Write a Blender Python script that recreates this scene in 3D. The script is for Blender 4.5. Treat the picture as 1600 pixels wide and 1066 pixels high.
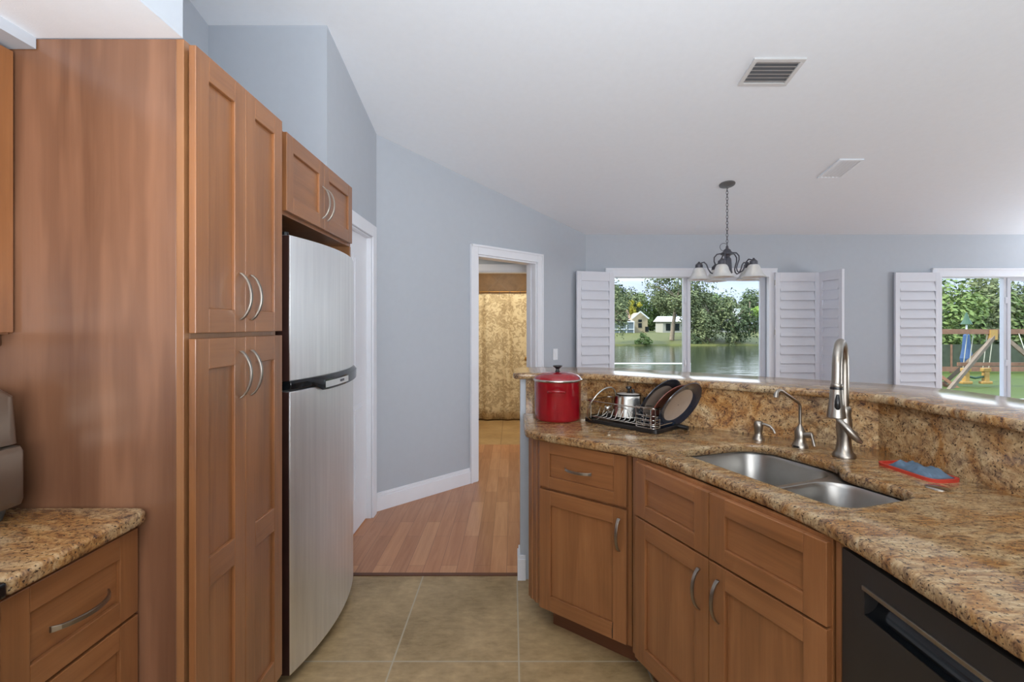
import bpy, bmesh, math, random
from mathutils import Vector, Matrix

random.seed(7)
for o in list(bpy.data.objects):
    bpy.data.objects.remove(o, do_unlink=True)
S = bpy.context.scene
COL = S.collection
R = math.radians

# ------------------------------------------------------------------ camera
FPX = 765.0                      # focal length in pixels of a 1600 px frame
CAM_Z = 1.38
cd = bpy.data.cameras.new('camera')
cam = bpy.data.objects.new('camera', cd)
COL.objects.link(cam)
cam.location = (0, 0, CAM_Z)
cam.rotation_euler = (R(90), 0, 0)
cd.sensor_width = 36
cd.lens = FPX / 1600 * 36
cd.shift_y = -25 / 1600
cd.clip_start = 0.02
cd.clip_end = 600
S.camera = cam

# ------------------------------------------------------------------ exposure
S.view_settings.view_transform = 'Standard'
S.view_settings.look = 'None'
S.view_settings.gamma = 1
S.view_settings.use_curve_mapping = False
S.view_settings.exposure = 0.36
try:
    S.cycles.use_denoising = True
    S.cycles.max_bounces = 10
    S.cycles.diffuse_bounces = 5
    S.cycles.glossy_bounces = 5
    S.cycles.transparent_max_bounces = 16
    S.cycles.sample_clamp_indirect = 6
    S.cycles.caustics_reflective = False
    S.cycles.caustics_refractive = False
except Exception:
    pass

# ------------------------------------------------------------------ sky
W = bpy.data.worlds.new('sky')
S.world = W
W.use_nodes = True
nt = W.node_tree
nt.nodes.clear()
wo = nt.nodes.new('ShaderNodeOutputWorld')
bg = nt.nodes.new('ShaderNodeBackground')
tc = nt.nodes.new('ShaderNodeTexCoord')
sep = nt.nodes.new('ShaderNodeSeparateXYZ')
ramp = nt.nodes.new('ShaderNodeValToRGB')
nz = nt.nodes.new('ShaderNodeTexNoise')
mp = nt.nodes.new('ShaderNodeMapping')
mp.inputs['Scale'].default_value = (3, 3, 9)
nz.inputs['Scale'].default_value = 2.2
nz.inputs['Detail'].default_value = 6
cr2 = nt.nodes.new('ShaderNodeValToRGB')
cr2.color_ramp.elements[0].position = 0.42
cr2.color_ramp.elements[1].position = 0.66
mx = nt.nodes.new('ShaderNodeMix')
mx.data_type = 'RGBA'
nt.links.new(tc.outputs['Generated'], sep.inputs[0])
nt.links.new(sep.outputs['Z'], ramp.inputs[0])
nt.links.new(tc.outputs['Generated'], mp.inputs[0])
nt.links.new(mp.outputs[0], nz.inputs['Vector'])
nt.links.new(nz.outputs['Fac'], cr2.inputs[0])
nt.links.new(cr2.outputs[0], mx.inputs['Factor'])
nt.links.new(ramp.outputs[0], mx.inputs['A'])
sc_ = nt.nodes.new('ShaderNodeVectorMath')
sc_.operation = 'SCALE'
sc_.inputs['Scale'].default_value = 1.25
nt.links.new(ramp.outputs[0], sc_.inputs[0])
nt.links.new(sc_.outputs[0], mx.inputs['B'])
nt.links.new(mx.outputs['Result'], bg.inputs['Color'])
nt.links.new(bg.outputs[0], wo.inputs[0])
bg.inputs['Strength'].default_value = 1.0
els = ramp.color_ramp.elements
els[0].position = 0.0
els[0].color = (0.62, 0.72, 0.90, 1)
els[1].position = 0.085
els[1].color = (0.62, 0.73, 0.98, 1)
e = els.new(0.115); e.color = (2.1, 2.3, 2.55, 1)
e = els.new(0.26); e.color = (2.2, 2.4, 2.7, 1)
e = els.new(0.5); e.color = (1.2, 1.45, 1.9, 1)

# ------------------------------------------------------------------ sun and room light
def light(name, kind, loc, rot, energy, color=(1, 1, 1), size=1.0, size_y=None, spread=None):
    l = bpy.data.lights.new(name, kind)
    o = bpy.data.objects.new(name, l)
    COL.objects.link(o)
    o.location = loc
    o.rotation_euler = rot
    l.energy = energy
    l.color = color
    if kind == 'AREA':
        l.shape = 'RECTANGLE' if size_y else 'SQUARE'
        l.size = size
        if size_y:
            l.size_y = size_y
        if spread:
            l.spread = spread
    elif kind == 'SUN':
        l.angle = R(size)
    else:
        l.shadow_soft_size = size
    return o

light('sun', 'SUN', (0, -20, 30), (R(46), 0, R(-74)), 4.2, (1.0, 0.93, 0.82), 3.0)
# cool fill light added inside the right wall, which has no opening
light('fill_right', 'AREA', (7.3, 1.2, 1.1), (0, R(122), 0), 112, (0.91, 0.955, 1.0), 1.9, 2.8)
# broad fill light added behind the camera, with no window there
light('fill_rear', 'AREA', (0.3, -2.0, 1.6), (R(96), 0, 0), 46, (0.97, 0.98, 1.0), 3.0, 1.7)
# upward fill light added by the camera to brighten ceiling and soffit
light('upward_fill', 'AREA', (0.5, -0.5, 1.45), Vector((-0.05, 0.30, 0.95)).to_track_quat('-Z', 'Y').to_euler(), 84, (0.89, 0.945, 1.0), 1.2, 0.8)
light('soffit_fill', 'AREA', (-0.55, -0.12, 1.30), Vector((-0.20, 0.22, 0.95)).to_track_quat('-Z', 'Y').to_euler(), 13, (0.92, 0.96, 1.0), 0.5, 0.4)  # small fill light added beside the camera to lift the soffit underside
# unseen fill added beyond the right edge to brighten the ceiling
light('ceiling_fill', 'AREA', (6.5, 4.5, 1.75), (R(180), 0, 0), 24, (0.95, 0.97, 1.0), 0.5)
# warm fill light added above and behind the camera, no fixture modelled
light('overhead_fill', 'AREA', (-0.1, -0.3, 2.75), (0, 0, 0), 14, (1.0, 0.9, 0.78), 1.2, 0.6)

# ------------------------------------------------------------------ mesh helpers
class MB:
    def __init__(self):
        self.v = []; self.f = []; self.mi = []
    def add(self, vs, fs, mi=0):
        b = len(self.v)
        self.v += [tuple(p) for p in vs]
        for f in fs:
            self.f.append([b + i for i in f]); self.mi.append(mi)
    def box(self, x0, x1, y0, y1, z0, z1, mi=0):
        vs = [(x0, y0, z0), (x1, y0, z0), (x1, y1, z0), (x0, y1, z0), (x0, y0, z1), (x1, y0, z1), (x1, y1, z1), (x0, y1, z1)]
        self.add(vs, [(0, 3, 2, 1), (4, 5, 6, 7), (0, 1, 5, 4), (1, 2, 6, 5), (2, 3, 7, 6), (3, 0, 4, 7)], mi)
    def obox(self, p, q, w, h, mi=0, up=(0, 0, 1)):
        """a bar from p to q, w wide and h tall"""
        p = Vector(p); q = Vector(q); d = (q - p).normalized()
        s = d.cross(Vector(up))
        if s.length < 1e-5:
            s = d.cross(Vector((1, 0, 0)))
        s.normalize(); u = s.cross(d).normalized()
        vs = []
        for c in (p, q):
            for a, b in ((-1, -1), (1, -1), (1, 1), (-1, 1)):
                vs.append(c + s * (a * w / 2) + u * (b * h / 2))
        self.add(vs, [(0, 1, 2, 3), (7, 6, 5, 4), (0, 4, 5, 1), (1, 5, 6, 2), (2, 6, 7, 3), (3, 7, 4, 0)], mi)
    def prism(self, poly, z0, z1, mi=0):
        n = len(poly)
        vs = [(x, y, z0) for x, y in poly] + [(x, y, z1) for x, y in poly]
        fs = [tuple(range(n - 1, -1, -1)), tuple(range(n, 2 * n))]
        for i in range(n):
            j = (i + 1) % n
            fs.append((i, j, n + j, n + i))
        self.add(vs, fs, mi)
    def tube(self, pts, r, n=10, closed=False, mi=0, flat=None):
        pts = [Vector(p) for p in pts]
        m = len(pts)
        rs = r if isinstance(r, (list, tuple)) else [r] * m
        vs = []
        prev = None
        for i, p in enumerate(pts):
            if closed:
                d = pts[(i + 1) % m] - pts[i - 1]
            else:
                d = pts[min(i + 1, m - 1)] - pts[max(i - 1, 0)]
            d.normalize()
            if prev is None:
                a = Vector((0, 0, 1)) if abs(d.z) < 0.9 else Vector((1, 0, 0))
                s = d.cross(a).normalized()
            else:
                s = prev - d * prev.dot(d)
                s.normalize()
            prev = s
            t = d.cross(s)
            for k in range(n):
                an = 2 * math.pi * k / n
                vs.append(p + (s * math.cos(an) + t * math.sin(an)) * rs[i])
        fs = []
        for i in range(m if closed else m - 1):
            for k in range(n):
                a = i * n + k; b = i * n + (k + 1) % n
                j = (i + 1) % m
                fs.append((a, b, j * n + (k + 1) % n, j * n + k))
        if not closed:
            fs.append(tuple(range(n - 1, -1, -1)))
            fs.append(tuple((m - 1) * n + k for k in range(n)))
        self.add(vs, fs, mi)
    def lathe(self, prof, n=24, M=None, mi=0, cap=True):
        M = M or Matrix.Identity(4)
        vs = []
        for r, z in prof:
            for k in range(n):
                a = 2 * math.pi * k / n
                vs.append(M @ Vector((r * math.cos(a), r * math.sin(a), z)))
        fs = []
        for i in range(len(prof) - 1):
            for k in range(n):
                fs.append((i * n + k, i * n + (k + 1) % n, (i + 1) * n + (k + 1) % n, (i + 1) * n + k))
        if cap:
            fs.append(tuple(range(n - 1, -1, -1)))
            fs.append(tuple((len(prof) - 1) * n + k for k in range(n)))
        self.add(vs, fs, mi)
    def loft(self, loops, cap0=True, cap1=True, mi=0):
        n = len(loops[0])
        vs = [p for l in loops for p in l]
        fs = []
        for i in range(len(loops) - 1):
            for k in range(n):
                fs.append((i * n + k, i * n + (k + 1) % n, (i + 1) * n + (k + 1) % n, (i + 1) * n + k))
        if cap0: fs.append(tuple(range(n - 1, -1, -1)))
        if cap1: fs.append(tuple((len(loops) - 1) * n + k for k in range(n)))
        self.add(vs, fs, mi)
    def build(self, name, mats, parent=None, bevel=0, seg=2, smooth=None, loc=None, recalc=True):
        me = bpy.data.meshes.new(name)
        me.from_pydata(self.v, [], self.f)
        if not isinstance(mats, (list, tuple)):
            mats = [mats]
        for m in mats:
            me.materials.append(m)
        me.polygons.foreach_set('material_index', self.mi)
        if recalc:
            bm = bmesh.new(); bm.from_mesh(me)
            bmesh.ops.recalc_face_normals(bm, faces=bm.faces)
            bm.to_mesh(me); bm.free()
        if smooth is not None:
            me.polygons.foreach_set('use_smooth', [True] * len(me.polygons))
            me.set_sharp_from_angle(angle=R(smooth))
        me.update()
        o = bpy.data.objects.new(name, me)
        COL.objects.link(o)
        if parent: o.parent = parent
        if loc: o.location = loc
        if bevel:
            b = o.modifiers.new('bevel', 'BEVEL')
            b.width = bevel; b.segments = seg; b.limit_method = 'ANGLE'; b.angle_limit = R(50)
        return o

def thing(name, label, cat, loc=(0, 0, 0), rotz=0.0, group=None):
    o = bpy.data.objects.new(name, None)
    COL.objects.link(o)
    o.empty_display_size = 0.1
    o.location = loc
    o.rotation_euler = (0, 0, rotz)
    o['label'] = label; o['category'] = cat
    if group: o['group'] = group
    return o

def tag(o, label, cat=None, group=None, kind=None):
    o['label'] = label
    if cat: o['category'] = cat
    if group: o['group'] = group
    if kind: o['kind'] = kind
    return o

def struct(o, label, cat='wall'):
    return tag(o, label, cat, kind='structure')

def dup(root, loc, rotz, label, group=None):
    r = root.copy(); COL.objects.link(r)
    r.location = loc; r.rotation_euler = (0, 0, rotz)
    r['label'] = label
    if group: r['group'] = group
    for ch in list(root.children):
        c = ch.copy(); COL.objects.link(c); c.parent = r
        for g in list(ch.children):
            d = g.copy(); COL.objects.link(d); d.parent = c
    return r

def fillet(pts, rad, n=6):
    """round the corners of a closed polygon"""
    out = []
    m = len(pts)
    for i in range(m):
        p = Vector(pts[i]).to_2d(); a = Vector(pts[i - 1]).to_2d(); b = Vector(pts[(i + 1) % m]).to_2d()
        r = rad[i] if isinstance(rad, (list, tuple)) else rad
        if r <= 0:
            out.append((p.x, p.y)); continue
        d1 = (a - p); d2 = (b - p)
        l = min(r, d1.length * 0.48, d2.length * 0.48)
        s = p + d1.normalized() * l; e_ = p + d2.normalized() * l
        for k in range(n + 1):
            t = k / n
            q = s * (1 - t) ** 2 + p * 2 * t * (1 - t) + e_ * t ** 2
            out.append((q.x, q.y))
    return out

def slab(name, outer, holes, z0, z1, bev, mat, parent=None, res=3):
    """a plate with rounded rims, cut by holes"""
    cu = bpy.data.curves.new(name, 'CURVE')
    cu.dimensions = '2D'; cu.fill_mode = 'BOTH'
    for lp in [outer] + list(holes):
        sp = cu.splines.new('POLY')
        sp.points.add(len(lp) - 1)
        for i, (x, y) in enumerate(lp):
            sp.points[i].co = (x, y, 0, 1)
        sp.use_cyclic_u = True
    cu.extrude = (z1 - z0) / 2 - bev
    cu.bevel_depth = bev; cu.bevel_resolution = res
    cu.offset = -bev
    t = bpy.data.objects.new(name + '_tmp', cu)
    COL.objects.link(t)
    bpy.context.view_layer.update()
    me = bpy.data.meshes.new_from_object(t.evaluated_get(bpy.context.evaluated_depsgraph_get()))
    bpy.data.objects.remove(t, do_unlink=True)
    bpy.data.curves.remove(cu)
    bm = bmesh.new(); bm.from_mesh(me)
    bmesh.ops.remove_doubles(bm, verts=bm.verts, dist=1e-5)
    bmesh.ops.translate(bm, verts=bm.verts, vec=(0, 0, (z0 + z1) / 2))
    bmesh.ops.recalc_face_normals(bm, faces=bm.faces)
    bm.to_mesh(me); bm.free()
    me.name = name
    me.materials.clear(); me.materials.append(mat)
    me.polygons.foreach_set('use_smooth', [True] * len(me.polygons))
    me.set_sharp_from_angle(angle=R(40))
    o = bpy.data.objects.new(name, me)
    COL.objects.link(o)
    if parent: o.parent = parent
    return o

def srgb(r, g, b):
    def f(c):
        c /= 255.0
        return c / 12.92 if c <= 0.04045 else ((c + 0.055) / 1.055) ** 2.4
    return (f(r), f(g), f(b), 1)

# ------------------------------------------------------------------ materials
def newmat(name):
    m = bpy.data.materials.new(name)
    m.use_nodes = True
    n = m.node_tree
    return m, n, n.nodes['Principled BSDF']

def node(n, kind, **kw):
    x = n.nodes.new(kind)
    for k, v in kw.items():
        if k in x.inputs: x.inputs[k].default_value = v
        else: setattr(x, k, v)
    return x

def mixc(n, fac, a, b, blend='MIX'):
    x = n.nodes.new('ShaderNodeMix'); x.data_type = 'RGBA'; x.blend_type = blend
    for s, val in (('Factor', fac), ('A', a), ('B', b)):
        if hasattr(val, 'links'): n.links.new(val, x.inputs[s])
        else: x.inputs[s].default_value = val
    return x.outputs['Result']

def rampn(n, fac, stops):
    x = n.nodes.new('ShaderNodeValToRGB')
    el = x.color_ramp.elements
    el[0].position = stops[0][0]; el[0].color = stops[0][1]
    el[1].position = stops[-1][0]; el[1].color = stops[-1][1]
    for p, c in stops[1:-1]:
        e = el.new(p); e.color = c
    n.links.new(fac, x.inputs[0])
    return x.outputs[0]

def coords(n, scale=(1, 1, 1), rot=(0, 0, 0), loc=(0, 0, 0)):
    t = n.nodes.new('ShaderNodeTexCoord')
    m = n.nodes.new('ShaderNodeMapping')
    m.inputs['Scale'].default_value = scale; m.inputs['Rotation'].default_value = rot; m.inputs['Location'].default_value = loc
    n.links.new(t.outputs['Object'], m.inputs[0])
    return m.outputs[0]

def noise(n, vec, scale, detail=4, rough=0.5, dist=0.0):
    x = node(n, 'ShaderNodeTexNoise', Scale=scale, Detail=detail, Roughness=rough, Distortion=dist)
    n.links.new(vec, x.inputs['Vector'])
    return x.outputs['Fac']

def bump(n, p, h, strength, dist=0.002):
    b = node(n, 'ShaderNodeBump', Strength=strength, Distance=dist)
    n.links.new(h, b.inputs['Height'])
    n.links.new(b.outputs[0], p.inputs['Normal'])

def plain(name, col, rough=0.5, metal=0.0, var=0.06, coat=0.0, spec=0.5, nscale=14, bumpy=0.0):
    m, n, p = newmat(name)
    f = noise(n, coords(n), nscale, 4)
    a = tuple(c * (1 - var) for c in col[:3]) + (1,); b = tuple(min(1, c * (1 + var)) for c in col[:3]) + (1,)
    c = rampn(n, f, [(0.3, a), (0.7, b)])
    n.links.new(c, p.inputs['Base Color'])
    p.inputs['Roughness'].default_value = rough
    p.inputs['Metallic'].default_value = metal
    p.inputs['Coat Weight'].default_value = coat
    p.inputs['Coat Roughness'].default_value = 0.1
    p.inputs['Specular IOR Level'].default_value = spec
    if bumpy:
        bump(n, p, noise(n, coords(n), nscale * 8, 5), bumpy)
    return m

def wood(name, dark, mid, light, axis='z', rough=0.36, coat=0.5, spec=0.5, rings=False):
    m, n, p = newmat(name)
    s = {'z': (9, 9, 0.75), 'x': (0.75, 9, 9), 'y': (9, 0.75, 9)}[axis]
    v = coords(n, s)
    f1 = noise(n, v, 1.6, 6, 0.55, 1.2)
    s2 = tuple(k * 9 if k > 1 else k * 1.6 for k in s)
    f2 = noise(n, coords(n, s2), 1.6, 3, 0.6, 0.3)
    f3 = noise(n, coords(n, (2.2, 2.2, 1.3)), 1.0, 3, 0.5)
    c = rampn(n, f1, [(0.30, dark), (0.5, mid), (0.72, light)])
    c = mixc(n, 0.22, c, rampn(n, f2, [(0.35, dark), (0.65, light)]))
    c = mixc(n, 0.35, c, rampn(n, f3, [(0.35, dark), (0.65, light)]))
    if rings:
        w = node(n, 'ShaderNodeTexWave', Scale=3.4, Distortion=9.0, Detail=3.0)
        w.inputs['Detail Scale'].default_value = 0.9
        n.links.new(coords(n, (1.0, 2.6, 0.32)), w.inputs['Vector'])
        c = mixc(n, 0.38, c, rampn(n, w.outputs['Fac'], [(0.15, tuple(x * .72 for x in dark[:3]) + (1,)), (0.8, light)]))
        f5 = noise(n, coords(n, (7, 7, 0.03), (0, 0, 0), (0.3, 0.2, 0)), 1.0, 0, 0.5)
        c = mixc(n, 0.30, c, rampn(n, f5, [(0.38, dark), (0.62, light)]))
    n.links.new(c, p.inputs['Base Color'])
    p.inputs['Roughness'].default_value = rough
    p.inputs['Coat Weight'].default_value = coat
    p.inputs['Coat Roughness'].default_value = 0.22
    p.inputs['Specular IOR Level'].default_value = spec
    bump(n, p, f2, 0.05, 0.001)
    return m

WD, WM, WL = srgb(108, 68, 39), srgb(137, 88, 51), srgb(160, 107, 66)
M = {}
M['wood_v'] = wood('maple_vertical_grain', WD, WM, WL, 'z')
M['wood_h'] = wood('maple_horizontal_grain', WD, WM, WL, 'x')
M['wood_side'] = wood('maple_side_panel', srgb(100, 67, 48), srgb(124, 85, 62), srgb(144, 103, 78), 'z', 0.24, 0.4, rings=True)
M['wood_edge'] = wood('maple_edge', srgb(124, 82, 50), srgb(146, 100, 64), srgb(164, 116, 76), 'z')
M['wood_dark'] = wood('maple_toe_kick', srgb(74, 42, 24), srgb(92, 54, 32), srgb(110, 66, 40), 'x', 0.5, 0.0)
M['wall'] = plain('blue_grey_wall_paint', srgb(181, 187, 195), 0.6, 0, 0.012, bumpy=0.06, nscale=20)
M['ceiling'] = plain('white_ceiling_paint', srgb(234, 239, 245), 0.75, 0, 0.01, bumpy=0.25, nscale=26)
M['trim'] = plain('white_trim_paint', srgb(232, 234, 240), 0.35, 0, 0.01)
M['shutter'] = plain('white_shutter_paint', srgb(222, 224, 232), 0.35, 0, 0.01)
M['vinyl'] = plain('white_vinyl_frame', srgb(228, 231, 238), 0.3, 0, 0.01)
M['nickel'] = plain('brushed_nickel', srgb(158, 151, 142), 0.31, 1.0, 0.05, nscale=60)
M['black_plastic'] = plain('black_plastic', srgb(22, 23, 25), 0.3, 0, 0.1)
M['black_gloss'] = plain('black_gloss', srgb(14, 17, 20), 0.12, 0, 0.1)
M['black_soft'] = plain('black_tray', srgb(26, 24, 24), 0.35, 0, 0.15)
M['dw_black'] = plain('dishwasher_black', srgb(36, 34, 33), 0.42, 0.0, 0.06)
M['fridge_side'] = plain('fridge_side_dark', srgb(46, 26, 22), 0.35, 0, 0.2)
M['red_enamel'] = plain('red_enamel', srgb(140, 14, 26), 0.12, 0, 0.12, coat=0.5)
M['steel'] = plain('polished_steel', srgb(196, 192, 184), 0.16, 1.0, 0.04)
M['sink_steel'] = plain('satin_sink_steel', srgb(168, 166, 162), 0.33, 1.0, 0.10, nscale=9)
M['wire'] = plain('chrome_wire', srgb(190, 186, 180), 0.2, 1.0, 0.05)
M['navy'] = plain('navy_glaze', srgb(30, 40, 56), 0.2, 0, 0.12, coat=0.4)
M['plate_centre'] = plain('grey_beige_glaze', srgb(176, 160, 146), 0.25, 0, 0.06, coat=0.3)
M['plate_red'] = plain('brick_red_glaze', srgb(120, 60, 48), 0.3, 0, 0.08)
M['red_tray'] = plain('red_silicone', srgb(186, 62, 46), 0.5, 0, 0.08)
M['cloth_blue'] = plain('blue_grey_cloth', srgb(84, 104, 122), 0.9, 0, 0.2, nscale=40, bumpy=0.4)
M['bronze'] = plain('dark_bronze', srgb(82, 82, 90), 0.45, 0.3, 0.12)
M['canopy_grey'] = plain('pewter_canopy', srgb(110, 110, 110), 0.45, 0.4, 0.08)
M['brass'] = plain('brass', srgb(190, 140, 60), 0.3, 1.0, 0.05)
M['appliance_grey'] = plain('slate_grey_plastic', srgb(78, 86, 90), 0.4, 0, 0.05)
M['appliance_steel'] = plain('brushed_warm_steel', srgb(140, 128, 116), 0.34, 0.8, 0.06)
M['switch'] = plain('switch_plate', srgb(236, 238, 242), 0.35, 0, 0.01)
M['vent_dark'] = plain('vent_shadow', srgb(104, 106, 110), 0.7, 0, 0.05)
M['vent_white'] = plain('vent_white', srgb(208, 208, 208), 0.5, 0, 0.02)
M['gap'] = plain('dark_gap', srgb(20, 14, 12), 0.8, 0, 0.1)
M['rod'] = plain('curtain_rod_bronze', srgb(150, 110, 60), 0.35, 0.6, 0.06)
M['bath_wall'] = plain('bathroom_beige_paint', srgb(214, 196, 160), 0.6, 0, 0.02)

def stainless():
    m, n, p = newmat('brushed_stainless')
    f = noise(n, coords(n, (30, 30, 1.2)), 1.5, 4, 0.6)
    g = noise(n, coords(n, (2, 2, 2)), 2.0, 4, 0.6)
    n.links.new(rampn(n, f, [(0.3, srgb(232, 233, 235)), (0.7, srgb(246, 247, 248))]), p.inputs['Base Color'])
    n.links.new(rampn(n, g, [(0.3, (0.40, 0.40, 0.40, 1)), (0.7, (0.50, 0.50, 0.50, 1))]), p.inputs['Roughness'])
    p.inputs['Metallic'].default_value = 1.0
    p.inputs['Anisotropic'].default_value = 0.4
    return m
M['stainless'] = stainless()

def granite(name, rot=0.4, dark=1.0, streak=(3.0, 8.0, 5.0), fs=(26, 46, 36)):
    m, n, p = newmat(name)
    a = noise(n, coords(n, streak, (0.2, 0.1, rot)), 1.0, 5, 0.6, 1.8)
    b = noise(n, coords(n, fs, (0, 0.2, rot)), 1.0, 7, 0.72, 1.0)
    d = noise(n, coords(n, tuple(x * 0.35 for x in fs), (0.3, 0, rot), (3, 1, 2)), 1.0, 6, 0.7, 1.5)
    cream = rampn(n, b, [(0.32, srgb(92, 76, 66)), (0.42, srgb(150, 126, 98)), (0.52, srgb(178, 154, 118)), (0.68, srgb(202, 184, 152))])
    gold = rampn(n, b, [(0.34, srgb(60, 40, 32)), (0.42, srgb(122, 84, 52)), (0.52, srgb(156, 114, 68)), (0.68, srgb(186, 150, 102))])
    mask = rampn(n, a, [(0.40, (0, 0, 0, 1)), (0.62, (1, 1, 1, 1))])
    c = mixc(n, mask, gold, cream)
    bl = rampn(n, d, [(0.34, (1, 1, 1, 1)), (0.42, (0, 0, 0, 1))])
    c = mixc(n, bl, c, mixc(n, 0.55, c, srgb(48, 36, 32)))
    fine = noise(n, coords(n), 150, 2, 0.6)
    dk = rampn(n, fine, [(0.34, (1, 1, 1, 1)), (0.42, (0, 0, 0, 1))])
    c = mixc(n, dk, c, srgb(62, 48, 40))
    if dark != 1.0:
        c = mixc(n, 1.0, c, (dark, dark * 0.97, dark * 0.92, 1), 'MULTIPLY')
    n.links.new(c, p.inputs['Base Color'])
    p.inputs['Roughness'].default_value = 0.13
    p.inputs['Specular IOR Level'].default_value = 0.5
    return m
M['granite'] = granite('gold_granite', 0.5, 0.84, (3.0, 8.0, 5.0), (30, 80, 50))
M['granite_left'] = granite('gold_granite_left', -0.2)
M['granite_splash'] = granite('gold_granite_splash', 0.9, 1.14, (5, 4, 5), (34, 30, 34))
M['granite_bar'] = granite('gold_granite_bar', 0.7)

def tile_floor(name, w, h, ox, oy, rot, a, b, grout, mortar=0.006, rough=0.42):
    m, n, p = newmat(name)
    v = coords(n, (1, 1, 1), (0, 0, rot), (ox, oy, 0))
    br = node(n, 'ShaderNodeTexBrick', Scale=1.0)
    br.offset = 0.0; br.squash = 1.0
    br.inputs['Brick Width'].default_value = w; br.inputs['Row Height'].default_value = h
    br.inputs['Mortar Size'].default_value = mortar; br.inputs['Mortar Smooth'].default_value = 0.3
    n.links.new(v, br.inputs['Vector'])
    f = noise(n, coords(n), 3.2, 8, 0.62, 0.5)
    g = noise(n, coords(n, (1, 2.2, 1)), 16, 6, 0.7)
    c = rampn(n, f, [(0.32, a), (0.52, tuple((x + y) / 2 for x, y in zip(a, b))), (0.7, b)])
    c = mixc(n, 0.4, c, rampn(n, g, [(0.3, tuple(x * 0.72 for x in a[:3]) + (1,)), (0.7, b)]))
    c = mixc(n, br.outputs['Fac'], c, grout)
    n.links.new(c, p.inputs['Base Color'])
    p.inputs['Roughness'].default_value = rough
    bump(n, p, g, 0.12, 0.002)
    return m
M['tile'] = tile_floor('tan_stone_tile', 0.516, 0.70, -0.028, -2.008 + 0.70 * 3, 0, srgb(126, 102, 64), srgb(192, 164, 122), srgb(172, 160, 138), 0.004)
M['bath_tile'] = tile_floor('tan_bathroom_tile', 0.40, 0.40, 0.13, 0.02, 0, srgb(150, 118, 76), srgb(188, 156, 110), srgb(120, 92, 60), 0.004)
M['shower_tile'] = None

def planks():
    m, n, p = newmat('cherry_wood_planks')
    v = coords(n, (1, 1, 1), (0, 0, R(90)), (0.1, 0.03, 0))
    br = node(n, 'ShaderNodeTexBrick', Scale=1.0)
    br.offset = 0.37; br.offset_frequency = 2; br.squash = 1.0
    br.inputs['Brick Width'].default_value = 0.62; br.inputs['Row Height'].default_value = 0.094
    br.inputs['Mortar Size'].default_value = 0.0012; br.inputs['Mortar Smooth'].default_value = 0.1
    br.inputs['Bias'].default_value = 0.0
    br.inputs['Color1'].default_value = (0, 0, 0, 1); br.inputs['Color2'].default_value = (1, 1, 1, 1)
    n.links.new(v, br.inputs['Vector'])
    c = rampn(n, br.outputs['Color'], [(0.0, srgb(154, 98, 62)), (0.5, srgb(180, 120, 80)), (1.0, srgb(198, 142, 100))])
    g = noise(n, coords(n, (26, 1.6, 1)), 1.3, 6, 0.6, 0.8)
    c = mixc(n, 0.38, c, rampn(n, g, [(0.3, srgb(150, 96, 62)), (0.7, srgb(208, 158, 120))]))
    c = mixc(n, br.outputs['Fac'], c, srgb(128, 84, 58))
    n.links.new(c, p.inputs['Base Color'])
    p.inputs['Roughness'].default_value = 0.3
    return m
M['planks'] = planks()

def diag_tile():
    m, n, p = newmat('brown_diagonal_wall_tile')
    t = n.nodes.new('ShaderNodeTexCoord')
    sx = n.nodes.new('ShaderNodeSeparateXYZ'); cb = n.nodes.new('ShaderNodeCombineXYZ')
    n.links.new(t.outputs['Object'], sx.inputs[0])
    n.links.new(sx.outputs['X'], cb.inputs['X']); n.links.new(sx.outputs['Z'], cb.inputs['Y'])
    mpn = n.nodes.new('ShaderNodeMapping'); mpn.inputs['Rotation'].default_value = (0, 0, R(45))
    n.links.new(cb.outputs[0], mpn.inputs[0])
    br = node(n, 'ShaderNodeTexBrick', Scale=1.0); br.offset = 0.0
    br.inputs['Brick Width'].default_value = 0.33; br.inputs['Row Height'].default_value = 0.33
    br.inputs['Mortar Size'].default_value = 0.004
    n.links.new(mpn.outputs[0], br.inputs['Vector'])
    f = noise(n, coords(n), 6, 6, 0.6)
    c = rampn(n, f, [(0.3, srgb(150, 108, 56)), (0.7, srgb(188, 142, 82))])
    c = mixc(n, br.outputs['Fac'], c, srgb(172, 134, 84))
    n.links.new(c, p.inputs['Base Color']); p.inputs['Roughness'].default_value = 0.4
    return m
M['shower_tile'] = diag_tile()

def curtain_mat():
    m, n, p = newmat('floral_curtain_cloth')
    v = coords(n, (1, 0.2, 1))
    a = noise(n, v, 13, 5, 0.62, 1.6)
    b = noise(n, v, 4.2, 2, 0.5, 0.4)
    k = node(n, 'ShaderNodeMath', operation='ADD')
    sc2 = node(n, 'ShaderNodeMath', operation='MULTIPLY'); sc2.inputs[1].default_value = 0.55
    n.links.new(b, sc2.inputs[0]); n.links.new(a, k.inputs[0]); n.links.new(sc2.outputs[0], k.inputs[1])
    c = rampn(n, k.outputs[0], [(0.72, srgb(216, 200, 166)), (0.79, srgb(186, 166, 132)), (0.86, srgb(164, 144, 114)), (0.93, srgb(204, 186, 150))])
    n.links.new(c, p.inputs['Base Color']); p.inputs['Roughness'].default_value = 0.85
    return m
M['curtain'] = curtain_mat()

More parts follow.
